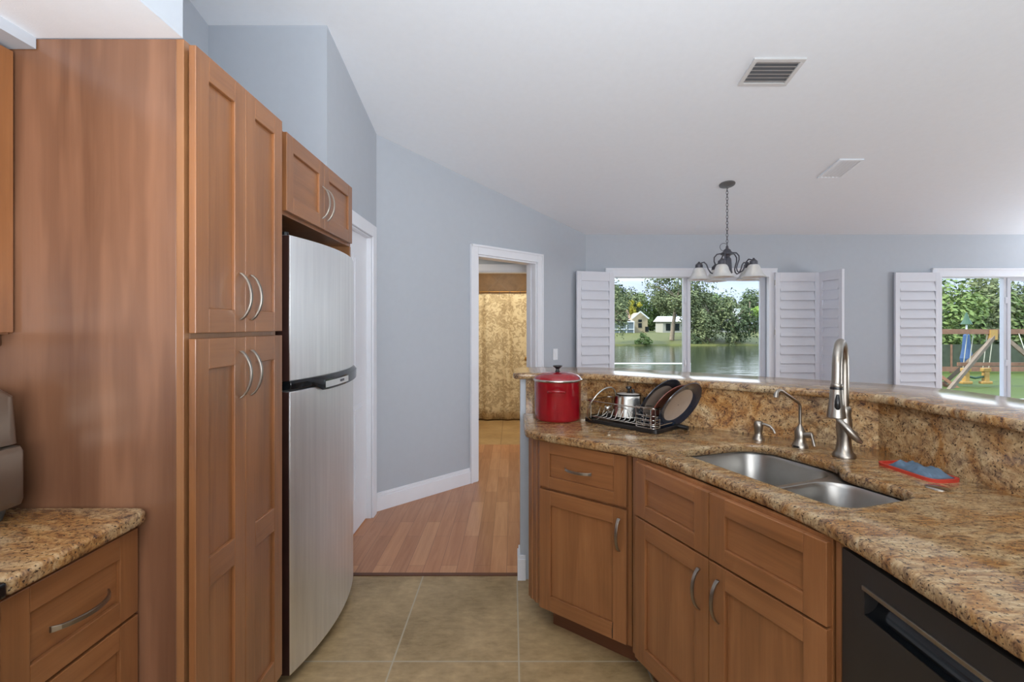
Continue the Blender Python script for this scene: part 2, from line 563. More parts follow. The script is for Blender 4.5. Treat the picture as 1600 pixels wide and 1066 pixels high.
def glass(name, tint=(0.97, 0.985, 0.98, 1), refl=0.06):
    m = bpy.data.materials.new(name); m.use_nodes = True
    n = m.node_tree; n.nodes.clear()
    o = n.nodes.new('ShaderNodeOutputMaterial')
    t = node(n, 'ShaderNodeBsdfTransparent', Color=tint)
    g = node(n, 'ShaderNodeBsdfGlossy', Roughness=0.02)
    lw = node(n, 'ShaderNodeLayerWeight', Blend=0.25)
    mul = node(n, 'ShaderNodeMath', operation='MULTIPLY'); mul.inputs[1].default_value = refl * 2.2
    n.links.new(lw.outputs['Fresnel'], mul.inputs[0])
    mxs = n.nodes.new('ShaderNodeMixShader')
    n.links.new(mul.outputs[0], mxs.inputs[0]); n.links.new(t.outputs[0], mxs.inputs[1]); n.links.new(g.outputs[0], mxs.inputs[2])
    n.links.new(mxs.outputs[0], o.inputs[0])
    return m
M['glass'] = glass('window_glass')
M['lid_glass'] = glass('lid_glass', (0.82, 0.82, 0.78, 1), 0.12)

def shade_glass():
    m, n, p = newmat('frosted_white_glass')
    f = noise(n, coords(n), 18, 4, 0.6, 0.5)
    n.links.new(rampn(n, f, [(0.3, srgb(226, 226, 226)), (0.7, srgb(244, 244, 243))]), p.inputs['Base Color'])
    p.inputs['Roughness'].default_value = 0.35
    p.inputs['Transmission Weight'].default_value = 0.25
    return m
M['shade'] = shade_glass()

def bulb_mat():
    m, n, p = newmat('warm_bulb')
    p.inputs['Base Color'].default_value = (1, 0.9, 0.75, 1)
    p.inputs['Emission Color'].default_value = (1, 0.78, 0.45, 1)
    p.inputs['Emission Strength'].default_value = 2.0
    return m
M['bulb'] = bulb_mat()

def foliage(name, a, b, c):
    m, n, p = newmat(name)
    f = noise(n, coords(n), 0.9, 3, 0.6)
    g = noise(n, coords(n), 7.0, 2, 0.6)
    col = mixc(n, 0.5, rampn(n, f, [(0.3, a), (0.7, b)]), rampn(n, g, [(0.3, a), (0.55, b), (0.75, c)]))
    n.links.new(col, p.inputs['Base Color'])
    p.inputs['Roughness'].default_value = 0.7
    p.inputs['Specular IOR Level'].default_value = 0.2
    return m
M['leaf_olive'] = foliage('olive_leaves', srgb(84, 94, 62), srgb(120, 130, 92), srgb(150, 156, 122))
M['leaf_green'] = foliage('mid_green_leaves', srgb(82, 104, 58), srgb(122, 142, 84), srgb(150, 164, 110))
M['leaf_dark'] = foliage('dark_green_leaves', srgb(62, 78, 52), srgb(92, 106, 74), srgb(124, 134, 102))
M['leaf_lime'] = foliage('lime_leaves', srgb(120, 150, 66), srgb(150, 176, 92), srgb(176, 194, 120))
M['lamp_reflection_yellow'] = foliage('lamp_reflection_leaves', srgb(150, 146, 50), srgb(176, 168, 66), srgb(196, 184, 90))  # yellow of reflected lamps put into a leaf colour
M['bark'] = plain('grey_bark', srgb(128, 116, 100), 0.85, 0, 0.25, nscale=6)
M['grass'] = foliage('lawn_grass', srgb(62, 78, 28), srgb(82, 98, 40), srgb(96, 108, 54))
M['bank'] = foliage('bank_grass', srgb(84, 92, 50), srgb(106, 108, 64), srgb(122, 116, 76))
M['lumber'] = plain('redwood_lumber', srgb(130, 96, 76), 0.75, 0, 0.2, nscale=5)
M['lumber_grey'] = plain('weathered_lumber', srgb(122, 108, 94), 0.8, 0, 0.2, nscale=5)
M['canvas'] = plain('dark_canvas_roof', srgb(74, 74, 66), 0.85, 0, 0.1)
M['toy_yellow'] = plain('yellow_plastic', srgb(168, 134, 72), 0.5, 0, 0.06)
M['toy_green'] = plain('green_plastic', srgb(50, 84, 62), 0.5, 0, 0.06)
M['toy_blue'] = plain('blue_plastic', srgb(46, 76, 118), 0.5, 0, 0.08)
M['toy_red'] = plain('red_plastic', srgb(176, 84, 76), 0.5, 0, 0.08)
M['chain'] = plain('pale_chain', srgb(190, 190, 176), 0.5, 0.2, 0.06)
M['net'] = plain('dark_green_netting', srgb(66, 74, 58), 0.9, 0, 0.25, nscale=3)
M['stucco'] = plain('beige_stucco', srgb(176, 162, 132), 0.8, 0, 0.05)
M['stucco_grey'] = plain('grey_stucco', srgb(168, 168, 158), 0.8, 0, 0.05)
M['roof_brown'] = plain('brown_shingle', srgb(150, 122, 104), 0.85, 0, 0.12, nscale=3)
M['roof_grey'] = plain('grey_shingle', srgb(120, 116, 114), 0.85, 0, 0.12, nscale=3)
M['roof_white'] = plain('pale_metal_roof', srgb(216, 220, 224), 0.6, 0, 0.05)
M['white_out'] = plain('white_outdoor_paint', srgb(232, 236, 240), 0.5, 0, 0.03)
M['dark_glass'] = plain('dark_window', srgb(40, 46, 48), 0.15, 0, 0.1)
M['screen'] = plain('screen_mesh', srgb(110, 122, 128), 0.7, 0, 0.15)

def water():
    m, n, p = newmat('lake_water')
    p.inputs['Base Color'].default_value = srgb(40, 48, 36)
    p.inputs['Roughness'].default_value = 0.10
    f = noise(n, coords(n, (0.5, 1.1, 1)), 1.1, 5, 0.6, 0.4)
    bump(n, p, f, 0.16, 0.25)
    return m
M['water'] = water()

# ------------------------------------------------------------------ the room shell
YW = 5.467                                    # inner face of the window wall
def zc(y):                                    # sloped ceiling height
    return 2.79 + 0.22 * (3.653 - y)
P1 = Vector((-1.015, 3.62)); P2 = Vector((0.821, YW))
RIDGE = -0.6

def quadwall(name, pts, label, mat='wall', th=None, cat='wall'):
    """vertical slab standing on the polyline p->q, given as (x, y, z0, z1a, z1b)"""
    (ax, ay), (bx, by), z0, za, zb, nx, ny = pts
    mb = MB()
    vs = [(ax, ay, z0), (bx, by, z0), (bx, by, zb), (ax, ay, za)]
    vs += [(x + nx, y + ny, z) for x, y, z in vs]
    mb.add(vs, [(0, 1, 2, 3), (7, 6, 5, 4), (0, 4, 5, 1), (1, 5, 6, 2), (2, 6, 7, 3), (3, 7, 4, 0)])
    o = mb.build(name, M[mat])
    return struct(o, label, cat)

# floors
mb = MB(); mb.box(-1.65, 7.5, -3.5, 2.707, -0.06, 0.0)
struct(mb.build('floor_tile', M['tile']), 'tan stone tile floor of the kitchen with grey grout', 'floor')
mb = MB(); mb.prism([(-1.2, 2.707), (7.5, 2.707), (7.5, 5.6), (0.9, 5.6), (0.9, 5.65), (-1.2, 5.65)], -0.06, 0.0)
struct(mb.build('floor_wood', M['planks']), 'cherry coloured wood plank floor beyond the kitchen tile', 'floor')
mb = MB(); mb.box(-1.2, 0.9, 5.65, 7.95, -0.06, 0.0)
struct(mb.build('floor_bathroom', M['bath_tile']), 'tan tile floor of the bathroom below the curtain', 'floor')
mb = MB(); mb.box(-0.9, 0.06, 2.69, 2.72, -0.004, 0.004)
struct(mb.build('trim_1', M['wood_dark']), 'thin wood threshold strip between tile and planks', 'threshold')

# ceiling: one slope rising from the window wall to the ridge, then down again
mb = MB()
y0 = 5.62
def cell(x0, x1, ya, yb, za, zb, t=0.1):
    vs = [(x0, ya, za), (x1, ya, za), (x1, yb, zb), (x0, yb, zb)]
    vs += [(x, y, z + t) for x, y, z in vs]
    mb.add(vs, [(3, 2, 1, 0), (4, 5, 6, 7), (0, 1, 5, 4), (1, 2, 6, 5), (2, 3, 7, 6), (3, 0, 4, 7)])
cell(-1.8, 7.7, RIDGE, y0, zc(RIDGE), zc(y0))
cell(-1.8, 7.7, -3.7, RIDGE, zc(RIDGE) - 0.22 * 3.1, zc(RIDGE))
struct(mb.build('ceiling', M['ceiling']), 'white textured sloped ceiling over kitchen and dining area', 'ceiling')

# kitchen left wall, alcove wall, short left wall
quadwall('wall_left', ((-1.65, -3.5), (-1.65, 2.66), 0, zc(2.66) + .0, zc(2.66), -0.12, 0), 'blue grey wall behind the pantry and refrigerator')
mb = MB()
vs = [(-1.65, -3.5, zc(2.66)), (-1.65, 2.66, zc(2.66)), (-1.65, RIDGE, zc(RIDGE)), (-1.65, -3.5, zc(RIDGE) - 0.6)]
vs += [(x - 0.12, y, z) for x, y, z in vs]
mb.add(vs, [(0, 1, 2, 3), (7, 6, 5, 4), (0, 4, 5, 1), (1, 5, 6, 2), (2, 6, 7, 3), (3, 7, 4, 0)])
struct(mb.build('wall_left_gable', M['wall']), 'blue grey gable of the left kitchen wall under the ceiling')
XL = -1.005
mb = MB(); mb.box(-1.65, XL, 2.66, 2.76, 0, zc(2.66) + 0.0)
struct(mb.build('wall_alcove', M['wall']), 'blue grey wall end above the cabinet over the refrigerator')
# short left wall with a door hole (y 2.72..3.5)
mb = MB()
DY0, DY1, DZ = 2.78, 3.50, 2.01
mb.box(-1.12, XL, DY1, 3.62, 0, DZ)
vs = [(XL, 2.76, DZ), (XL, 3.65, DZ), (XL, 3.65, zc(3.65)), (XL, 2.76, zc(2.76))]
vs += [(x - 0.115, y, z) for x, y, z in vs]
mb.add(vs, [(0, 1, 2, 3), (7, 6, 5, 4), (0, 4, 5, 1), (1, 5, 6, 2), (2, 6, 7, 3), (3, 7, 4, 0)])
mb.box(-1.12, XL, 2.74, DY0, 0, DZ)
struct(mb.build('wall_closet', M['wall']), 'short blue grey wall past the refrigerator holding a white door')

# diagonal wall with the doorway
e2 = (P2 - P1).normalized(); n2 = Vector((-e2.y, e2.x))      # n2 points away from the kitchen
LW = (P2 - P1).length
SD0, SD1, SDZ = 1.0, 1.785, 2.005                               # doorway along the wall
def dw(s, off=0.0):
    p = P1 + e2 * s + n2 * off
    return (p.x, p.y)
mb = MB()
def wallpiece(s0, s1, z0, z1a, z1b, th=0.115, off=0.0):
    a = dw(s0, off); b = dw(s1, off); c = dw(s1, off + th); d = dw(s0, off + th)
    vs = [(*a, z0), (*b, z0), (*b, z1b), (*a, z1a), (*d, z0), (*c, z0), (*c, z1b), (*d, z1a)]
    mb.add(vs, [(0, 1, 2, 3), (7, 6, 5, 4), (0, 4, 5, 1), (1, 5, 6, 2), (2, 6, 7, 3), (3, 7, 4, 0)])
def zs(s): return zc(dw(s)[1])
wallpiece(0, SD0, 0, zs(0), zs(SD0))
wallpiece(SD1, LW + 0.05, 0, zs(SD1), zs(LW))
wallpiece(SD0, SD1, SDZ, zs(SD0), zs(SD1))
struct(mb.build('wall_diagonal', M['wall']), 'diagonal blue grey wall with the open doorway to the bathroom')

# casing and jamb of the doorway
mb = MB()
CW = 0.085
wallpiece(SD0 - CW, SD0, 0, SDZ + CW, SDZ + CW, 0.018, -0.018)
wallpiece(SD1, SD1 + CW, 0, SDZ + CW, SDZ + CW, 0.018, -0.018)
wallpiece(SD0, SD1, SDZ, SDZ + CW, SDZ + CW, 0.018, -0.018)
wallpiece(SD0 - CW, SD0 - CW + .02, 0, SDZ + CW, SDZ + CW, 0.01, -0.026)
wallpiece(SD1 + CW - .02, SD1 + CW, 0, SDZ + CW, SDZ + CW, 0.01, -0.026)
wallpiece(SD0 - CW, SD1 + CW, SDZ + CW - .02, SDZ + CW, SDZ + CW, 0.01, -0.026)
wallpiece(SD0, SD0 + 0.018, 0, SDZ, SDZ, 0.125, -0.005)
wallpiece(SD1 - 0.018, SD1, 0, SDZ, SDZ, 0.125, -0.005)
wallpiece(SD0, SD1, SDZ - 0.018, SDZ, SDZ, 0.125, -0.005)
wallpiece(SD0 + 0.018, SD0 + 0.03, 0, SDZ - .018, SDZ - .018, 0.04, 0.05)
wallpiece(SD1 - 0.03, SD1 - 0.018, 0, SDZ - .018, SDZ - .018, 0.04, 0.05)
struct(mb.build('trim_2', M['trim'], bevel=0.003), 'white casing and jamb of the doorway in the diagonal wall', 'door casing')

# window wall with two openings
WIN = [(1.12, 2.875), (4.757, 6.51)]
WZ0, WZ1 = 0.45, 1.935
mb = MB()
xs = [P2.x - 0.1, WIN[0][0], WIN[0][1], WIN[1][0], WIN[1][1], 7.5]
YO = YW + 0.15
ztop = zc(YW)
for a, b in ((0, 1), (2, 3), (4, 5)):
    mb.box(xs[a], xs[b], YW, YO, 0, ztop)
for a, b in ((1, 2), (3, 4)):
    mb.box(xs[a], xs[b], YW, YO, 0, WZ0)
    mb.box(xs[a], xs[b], YW, YO, WZ1, ztop)
struct(mb.build('wall_back', M['wall']), 'blue grey window wall across the dining area')
# unseen rest of the room
mb = MB(); mb.box(7.5, 7.62, -3.5, YO, 0, 4.2)
struct(mb.build('wall_right', M['wall']), 'blue grey wall closing the living area on the right')
mb = MB(); mb.box(-1.77, 7.62, -3.62, -3.5, 0, 4.0)
struct(mb.build('wall_front', M['wall']), 'blue grey wall behind the viewer')

# soffit above the near wall cabinets
mb = MB()
mb.box(-1.65, -0.866, -3.5, 1.288, 2.135, 3.3, 0)
for i, f in enumerate(mb.f):
    zsm = {round(mb.v[k][2], 3) for k in f}
    if zsm == {2.135}: mb.mi[i] = 1
mb.box(-1.65, -1.25, -3.5, 1.286, 2.105, 2.135, 0)
struct(mb.build('wall_soffit', [M['wall'], M['ceiling']]), 'dropped soffit with white underside above the left cabinets', 'soffit')

# hall and bathroom behind the doorway
mb = MB()
mb.box(-1.2, 0.9, 5.65, 5.75, 2.0, 2.5)
mb.box(-1.2, -0.46, 5.65, 5.75, 0, 2.0)
mb.box(0.36, 0.9, 5.65, 5.75, 0, 2.0)
struct(mb.build('wall_hall_back', M['wall']), 'hall wall around the bathroom doorway')
mb = MB(); mb.box(-1.3, -1.2, 3.7, 5.75, 0, 2.5); struct(mb.build('wall_hall_left', M['wall']), 'left wall of the little hall')
mb = MB(); mb.box(0.66, 0.76, 5.46, 5.65, 0, 2.3); struct(mb.build('wall_hall_right', M['wall']), 'right wall of the little hall')
mb = MB(); mb.prism([(-1.3, 3.7), (-1.0, 3.75), (0.8, 5.55), (0.8, 5.75), (-1.3, 5.75)], 2.36, 2.385)
struct(mb.build('ceiling_hall', M['ceiling']), 'white ceiling of the little hall', 'ceiling')
mb = MB()
mb.box(-0.54, -0.46, 5.632, 5.65, 0, 2.08); mb.box(0.36, 0.44, 5.632, 5.65, 0, 2.08); mb.box(-0.46, 0.36, 5.632, 5.65, 2.0, 2.08)
mb.box(-0.46, -0.445, 5.64, 5.76, 0, 2.0); mb.box(0.345, 0.36, 5.64, 5.76, 0, 2.0); mb.box(-0.445, 0.345, 5.64, 5.76, 1.985, 2.0)
struct(mb.build('trim_3', M['trim'], bevel=0.003), 'white casing around the bathroom doorway seen through the hall', 'door casing')
mb = MB(); mb.box(-1.3, -1.2, 5.75, 8.0, 0, 2.5); mb.box(0.8, 0.9, 5.75, 8.0, 0, 2.5)
struct(mb.build('wall_bathroom', M['bath_wall']), 'beige bathroom side walls')
mb = MB(); mb.box(-1.2, 0.8, 7.9, 8.0, 0, 2.5)
struct(mb.build('wall_shower', M['shower_tile']), 'brown diagonal tile wall above the shower curtain')
mb = MB(); mb.box(-1.3, 0.9, 5.7, 8.0, 2.5, 2.56)
struct(mb.build('ceiling_bathroom', M['ceiling']), 'white bathroom ceiling', 'ceiling')
light('bathroom_lamp', 'AREA', (-0.1, 6.1, 2.44), (0, 0, 0), 20, (1.0, 0.91, 0.74), 0.5)
light('hall_lamp', 'AREA', (-0.6, 5.2, 2.3), (0, 0, 0), 2.0, (1.0, 0.88, 0.70), 0.3)

# baseboards
mb = MB()
def bb_diag(s0, s1):
    wallpiece(s0, s1, 0, 0.105, 0.105, 0.016, -0.016)
    wallpiece(s0, s1, 0.105, 0.122, 0.122, 0.011, -0.011)
    wallpiece(s0, s1, 0.122, 0.135, 0.135, 0.006, -0.006)
bb_diag(0.0, SD0 - CW)
bb_diag(SD1 + CW, LW)
struct(mb.build('baseboard_diagonal', M['trim'], bevel=0.002), 'white baseboard along the diagonal wall', 'baseboard')
mb = MB()
mb.box(P2.x + 0.02, 7.5, YW - 0.016, YW, 0, 0.12)
struct(mb.build('baseboard_back', M['trim'], bevel=0.002), 'white baseboard below the windows', 'baseboard')

# closet door past the refrigerator
d = thing('door_1', 'white panel door in the short wall right of the refrigerator', 'door', (-1.036, DY0, 0), R(90))
d['kind'] = 'structure'
mb = MB(); w = DY1 - DY0
mb.box(0.012, w - 0.012, 0.0, 0.035, 0.01, DZ - 0.012)
mb.build('slab', M['trim'], d, bevel=0.002)
for (za, zb) in ((0.2, 0.85), (1.0, 1.85)):
    for (xa, xb) in ((0.1, 0.33), (0.40, 0.62)):
        mb = MB()
        mb.box(xa, xb, -0.004, 0.0, za, zb); mb.box(xa + .03, xb - .03, -0.009, -0.003, za + .03, zb - .03)
        mb.build('raised_panel', M['trim'], d, bevel=0.003)
mb = MB()
mb.lathe([(0.012, 0), (0.012, .03), (0.028, .04), (0.03, .055), (0.018, .066)], 16, Matrix.Translation((0.06, 0, 0.95)) @ Matrix.Rotation(R(90), 4, 'X'))
mb.build('knob', M['nickel'], d, smooth=40)
mb = MB()
XF = XL + 0.016
mb.box(XL, XF, DY1, DY1 + 0.085, 0, DZ + 0.085)
mb.box(XL, XF, DY0, DY1, DZ, DZ + 0.085)
mb.box(XL, XF, DY0 - 0.02, DY0, 0, DZ + 0.085)
mb.box(XL - 0.1, XL, DY1 - 0.012, DY1, 0, DZ); mb.box(XL - 0.1, XL, DY0, DY1, DZ - 0.012, DZ)
struct(mb.build('trim_4', M['trim'], bevel=0.003), 'white casing of the door right of the refrigerator', 'door casing')

# open door leaf seen nearly edge-on in the doorway
a = Vector((0.205, 4.93)); b = Vector((0.192, 5.60)); ang = math.atan2(b.y - a.y, b.x - a.x)
d = thing('open_door', 'white open door leaf seen edge-on inside the diagonal doorway', 'door', (a.x, a.y, 0), ang)
mb = MB(); mb.box(0, (b - a).length, -0.035, 0, 0.01, 1.98); mb.build('door_leaf', M['trim'], d, bevel=0.002)
mb = MB()
mb.lathe([(0.010, 0), (0.010, .02), (0.022, .028), (0.024, .042), (0.012, .052)], 14, Matrix.Translation((0.56, 0, 1.0)) @ Matrix.Rotation(R(-90), 4, 'X'))
mb.build('door_knob', M['brass'], d, smooth=40)

# light switch on the diagonal wall
p = dw(2.075, -0.006)
t = thing('light_switch', 'white light switch plate on the diagonal wall above the red pot', 'light switch', (p[0], p[1], 1.075), math.atan2(e2.y, e2.x))
mb = MB(); mb.box(-0.036, 0.036, -0.002, 0.006, -0.058, 0.058); mb.build('plate', M['switch'], t, bevel=0.003)
mb = MB(); mb.box(-0.017, 0.017, -0.007, -0.001, -0.033, 0.033); mb.build('rocker', M['switch'], t, bevel=0.002)

# ------------------------------------------------------------------ windows
def window(i, x0, x1, label):
    w = thing('window_%d' % i, label, 'window', (x0, YW, 0)); w['kind'] = 'structure'
    L = x1 - x0
    mb = MB()
    for a, b, z0, z1 in ((0, 0.035, WZ0, WZ1), (L - 0.035, L, WZ0, WZ1), (0.035, L - 0.035, WZ1 - 0.02, WZ1), (0.035, L - 0.035, WZ0, WZ0 + 0.05)):
        mb.box(a, b, 0.09, 0.15, z0, z1)
    mb.build('frame', M['vinyl'], w, bevel=0.002)
    c = 0.87
    mb = MB(); mb.box(c - 0.045, c + 0.0, 0.105, 0.14, WZ0 + .05, WZ1 - .02); mb.box(c - 0.045, c - 0.03, 0.09, 0.106, WZ0 + .05, WZ1 - .02)
    mb.build('meeting_stile', M['vinyl'], w, bevel=0.002)
    mb = MB()
    for a, b, z0, z1 in ((c, c + 0.038, WZ0 + .05, WZ1 - .02), (L - 0.06, L - 0.035, WZ0 + .05, WZ1 - .02), (c + .038, L - .06, WZ1 - .055, WZ1 - .02), (c + .038, L - .06, WZ0 + .05, WZ0 + .09)):
        mb.box(a, b, 0.092, 0.118, z0, z1)
    mb.build('sash', M['vinyl'], w, bevel=0.002)
    for z in (0.95, 1.66):
        mb = MB(); mb.box(c - 0.034, c - 0.012, 0.078, 0.094, z - .035, z + .035); mb.build('latch', M['vinyl'], w, bevel=0.003)
    mb = MB(); mb.box(0.035, c - 0.045, 0.122, 0.126, WZ0 + .05, WZ1 - .02); mb.build('pane', M['glass'], w)
    mb = MB(); mb.box(c + .038, L - 0.06, 0.103, 0.107, WZ0 + .09, WZ1 - .055); mb.build('pane', M['glass'], w)
    mb = MB(); k = 0.078
    mb.box(-k, 0, -0.02, 0.0, WZ0 - k, WZ1 + k); mb.box(L, L + k, -0.02, 0.0, WZ0 - k, WZ1 + k)
    mb.box(0, L, -0.02, 0.0, WZ1, WZ1 + k); mb.box(0, L, -0.02, 0, WZ0 - k, WZ0)
    mb.box(-k, L + k, -0.028, -0.018, WZ1 + k - .02, WZ1 + k)
    mb.box(0, 0.02, -0.03, 0.02, WZ0, WZ1); mb.box(L - 0.02, L, -0.03, 0.02, WZ0, WZ1); mb.box(0.02, L - .02, -0.03, 0.02, WZ1 - .02, WZ1)
    mb.build('casing', M['trim'], w, bevel=0.002)
    return w
window(1, *WIN[0], 'white sliding window behind the chandelier looking onto the lake')
window(2, *WIN[1], 'white sliding window at right looking onto the swing set')

def shutter(hinge, end, label, face=-1):
    """plantation shutter panel; local x runs from the hinge to the free edge"""
    h = Vector(hinge); q = Vector(end); L = (q - h).length
    rz = math.atan2(q.y - h.y, q.x - h.x)
    t = thing('shutter', label, 'shutter', (h.x, h.y, 0), rz, 'plantation shutters beside the windows')
    z0, z1, st = WZ0 + 0.01, 1.962, 0.05
    mb = MB()
    mb.box(0, st, -0.014, 0.014, z0, z1); mb.box(L - st, L, -0.014, 0.014, z0, z1)
    mb.box(st, L - st, -0.014, 0.014, z1 - 0.10, z1); mb.box(st, L - st, -0.014, 0.014, z0, z0 + 0.1)
    mb.build('frame', M['shutter'], t, bevel=0.002)
    mb = MB()
    a, b = z0 + 0.1, z1 - 0.10
    n = round((b - a) / 0.104); sp = (b - a) / n
    for i in range(n):
        zc_ = a + sp * (i + .5)
        vs = []
        for x in (st + .002, L - st - .002):
            for yy, zz in ((-0.019, -sp * .56), (-0.012, -sp * .57), (0.012, sp * .50), (0.005, sp * .51)):
                vs.append((x, -face * yy, zc_ + zz))
        mb.add(vs, [(0, 1, 2, 3), (7, 6, 5, 4), (0, 4, 5, 1), (1, 5, 6, 2), (2, 6, 7, 3), (3, 7, 4, 0)])
    mb.build('louvers', M['shutter'], t)
    for z in (0.75, 1.3, 1.85):
        mb = MB(); mb.tube([(0, 0, z - .03), (0, 0, z + .03)], 0.005, 8)
        mb.build('hinge', M['nickel'], t)
    return t
shutter((1.115, 5.415), (0.695, 5.27), 'white louvered shutter left of the lake window, by the corner', 1)
shutter((2.915, 5.425), (3.40, 5.425), 'white louvered shutter lying flat just right of the lake window')
shutter((3.41, 5.42), (3.43, 5.07), 'white louvered shutter swung out behind the kitchen faucet')
shutter((4.735, 5.425), (4.24, 5.425), 'white louvered shutter left of the swing set window', 1)

# ------------------------------------------------------------------ ceiling vents
def on_ceiling(x, y): return Vector((x, y, zc(y)))
tilt = math.atan(-0.22)
t = thing('air_vent', 'slatted grey air vent high on the ceiling, the nearer one', 'air vent', on_ceiling(1.585, 3.0), 0, 'ceiling vents')
t.rotation_euler = (tilt, 0, 0)
mb = MB()
for a, b, c_, d_ in ((-.155, .155, -.115, -.09), (-.155, .155, .09, .115), (-.155, -.13, -.09, .09), (.13, .155, -.09, .09)):
    mb.box(a, b, c_, d_, -0.012, 0.0)
mb.build('frame', M['vent_white'], t, bevel=0.002)
mb = MB(); mb.box(-.13, .13, -.09, .09, -0.004, 0.0); mb.build('backing', M['vent_dark'], t)
mb = MB()
for i in range(6):
    y = -.078 + i * .0312
    mb.add([(-.13, y - .012, -.012), (.13, y - .012, -.012), (.13, y + .008, -.003), (-.13, y + .008, -.003)], [(0, 1, 2, 3)])
mb.build('slats', M['vent_white'], t)
t = thing('air_vent', 'white air vent on the ceiling right of the chandelier, the farther one', 'air vent', on_ceiling(2.745, 4.10), 0, 'ceiling vents')
t.rotation_euler = (tilt, 0, 0)
mb = MB()
for a, b, c_, d_ in ((-.1, .1, -.15, -.13), (-.1, .1, .13, .15), (-.1, -.08, -.13, .13), (.08, .1, -.13, .13)):
    mb.box(a, b, c_, d_, -0.012, 0.0)
mb.build('frame', M['ceiling'], t, bevel=0.002)
mb = MB(); mb.box(-.08, .08, -.13, .13, -0.004, 0.0); mb.build('backing', M['vent_white'], t)
mb = MB()
for i in range(5):
    x = -.064 + i * .032
    mb.add([(x - .011, -.13, -.003), (x + .011, -.13, -.012), (x + .011, .13, -.012), (x - .011, .13, -.003)], [(0, 1, 2, 3)])
mb.build('slats', M['ceiling'], t)

# ------------------------------------------------------------------ cabinet joinery
def shaker(name, parent, x0, z0, w, h, st=0.058, rl=0.062, th=0.019, mids=(), gy=0.0):
    """frame-and-panel front; outer face at y = gy - th"""
    mb = MB()
    y1 = gy; y0_ = gy - th
    mb.box(x0, x0 + st, y0_, y1, z0, z0 + h, 0); mb.box(x0 + w - st, x0 + w, y0_, y1, z0, z0 + h, 0)
    mb.box(x0 + st, x0 + w - st, y0_, y1, z0, z0 + rl, 1); mb.box(x0 + st, x0 + w - st, y0_, y1, z0 + h - rl, z0 + h, 1)
    for a, b in mids:
        mb.box(x0 + st, x0 + w - st, y0_, y1, a, b, 1)
    mb.box(x0 + st, x0 + w - st, y0_ + 0.010, y1, z0 + rl, z0 + h - rl, 2)
    horiz = w > h
    return mb.build(name, [M['wood_v'], M['wood_h'], M['wood_h'] if horiz else M['wood_v']], parent, bevel=0.0018)

def pull(parent, p, length, axis='z', y=-0.019, name='handle', rise=0.032, w=0.011):
    """arched bar pull standing off a front at y"""
    mb = MB()
    n = 14
    pts = []
    for i in range(n + 1):
        t = i / n; s = (t - .5) * length
        b = rise * (1 - (2 * t - 1) ** 2) ** 0.75
        pts.append((s, y - b))
    vs = []
    for k, (s, yy) in enumerate(pts):
        ww = w * (1.25 if k in (0, n) else 1.0)
        for du, dv in ((-ww / 2, 0.0), (ww / 2, 0.0), (ww / 2, -0.006), (-ww / 2, -0.006)):
            if axis == 'z': vs.append((p[0] + du, yy + dv, p[1] + s))
            else: vs.append((p[0] + s, yy + dv, p[1] + du))
    fs = []
    for i in range(n):
        for k in range(4):
            fs.append((i * 4 + k, i * 4 + (k + 1) % 4, (i + 1) * 4 + (k + 1) % 4, (i + 1) * 4 + k))
    fs += [(3, 2, 1, 0), (n * 4, n * 4 + 1, n * 4 + 2, n * 4 + 3)]
    mb.add(vs, fs)
    return mb.build(name, M['nickel'], parent, bevel=0.001)

# ---- tall pantry, facing +x
PZ = 2.134
pan = thing('pantry_cabinet', 'tall brown pantry cabinet with four shaker doors left of the refrigerator', 'cabinet', (-0.865, 1.29, 0), R(90))
PW = 0.50
mb = MB()
mb.box(0, PW, 0.02, 0.775, 0.1, PZ); mb.build('carcass', M['wood_side'], pan, bevel=0.001)
mb = MB()
for a, b, c_, d_ in ((0, .025, .1, PZ), (PW - .025, PW, .1, PZ), (.025, PW - .025, 1.335, 1.366), (.025, PW - .025, PZ - .02, PZ), (.025, PW - .025, .1, .12)):
    mb.box(a, b, 0, 0.02, c_, d_)
mb.build('face_frame', M['wood_edge'], pan, bevel=0.001)
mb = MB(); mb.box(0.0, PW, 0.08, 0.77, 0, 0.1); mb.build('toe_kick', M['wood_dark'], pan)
GY = -0.009
hx = (0.006, 0.2475, 0.2495, 0.494)
for (xa, xb, hs) in ((hx[0], hx[1], hx[1] - .03), (hx[2], hx[3], hx[2] + .03)):
    dr = shaker('door', pan, xa, 1.358, xb - xa, PZ - 0.012 - 1.358, mids=(), gy=GY, rl=0.068)
    pull(dr, (hs, 1.468), 0.145, y=GY - .019)
    dr = shaker('door', pan, xa, 0.108, xb - xa, 1.343 - 0.108, mids=((0.655, 0.735),), gy=GY, rl=0.085)
    pull(dr, (hs, 1.228), 0.145, y=GY - .019)

# ---- cabinet above the refrigerator
oc = thing('cabinet_over_refrigerator', 'short brown two-door cabinet mounted above the refrigerator', 'cabinet', (-0.872, 1.845, 0), R(90))
OW = 0.795
mb = MB(); mb.box(0, OW, 0.0, 0.765, 1.80, 2.118); mb.build('carcass', M['wood_v'], oc, bevel=0.001)
mb = MB(); mb.box(OW - 0.02, OW, -0.002, 0.765, 1.745, 1.80); mb.build('side_panel', M['wood_edge'], oc)
mb = MB(); mb.box(0.0, OW - 0.02, 0.42, 0.44, 1.745, 1.80); mb.build('back_rail', M['wood_dark'], oc)
for xa, xb, hs in ((0.008, 0.378, 0.352), (0.381, 0.765, 0.407)):
    dr = shaker('door', oc, xa, 1.813, xb - xa, 2.112 - 1.813, gy=-0.001)
    pull(dr, (hs, 1.93), 0.145, y=-.020)

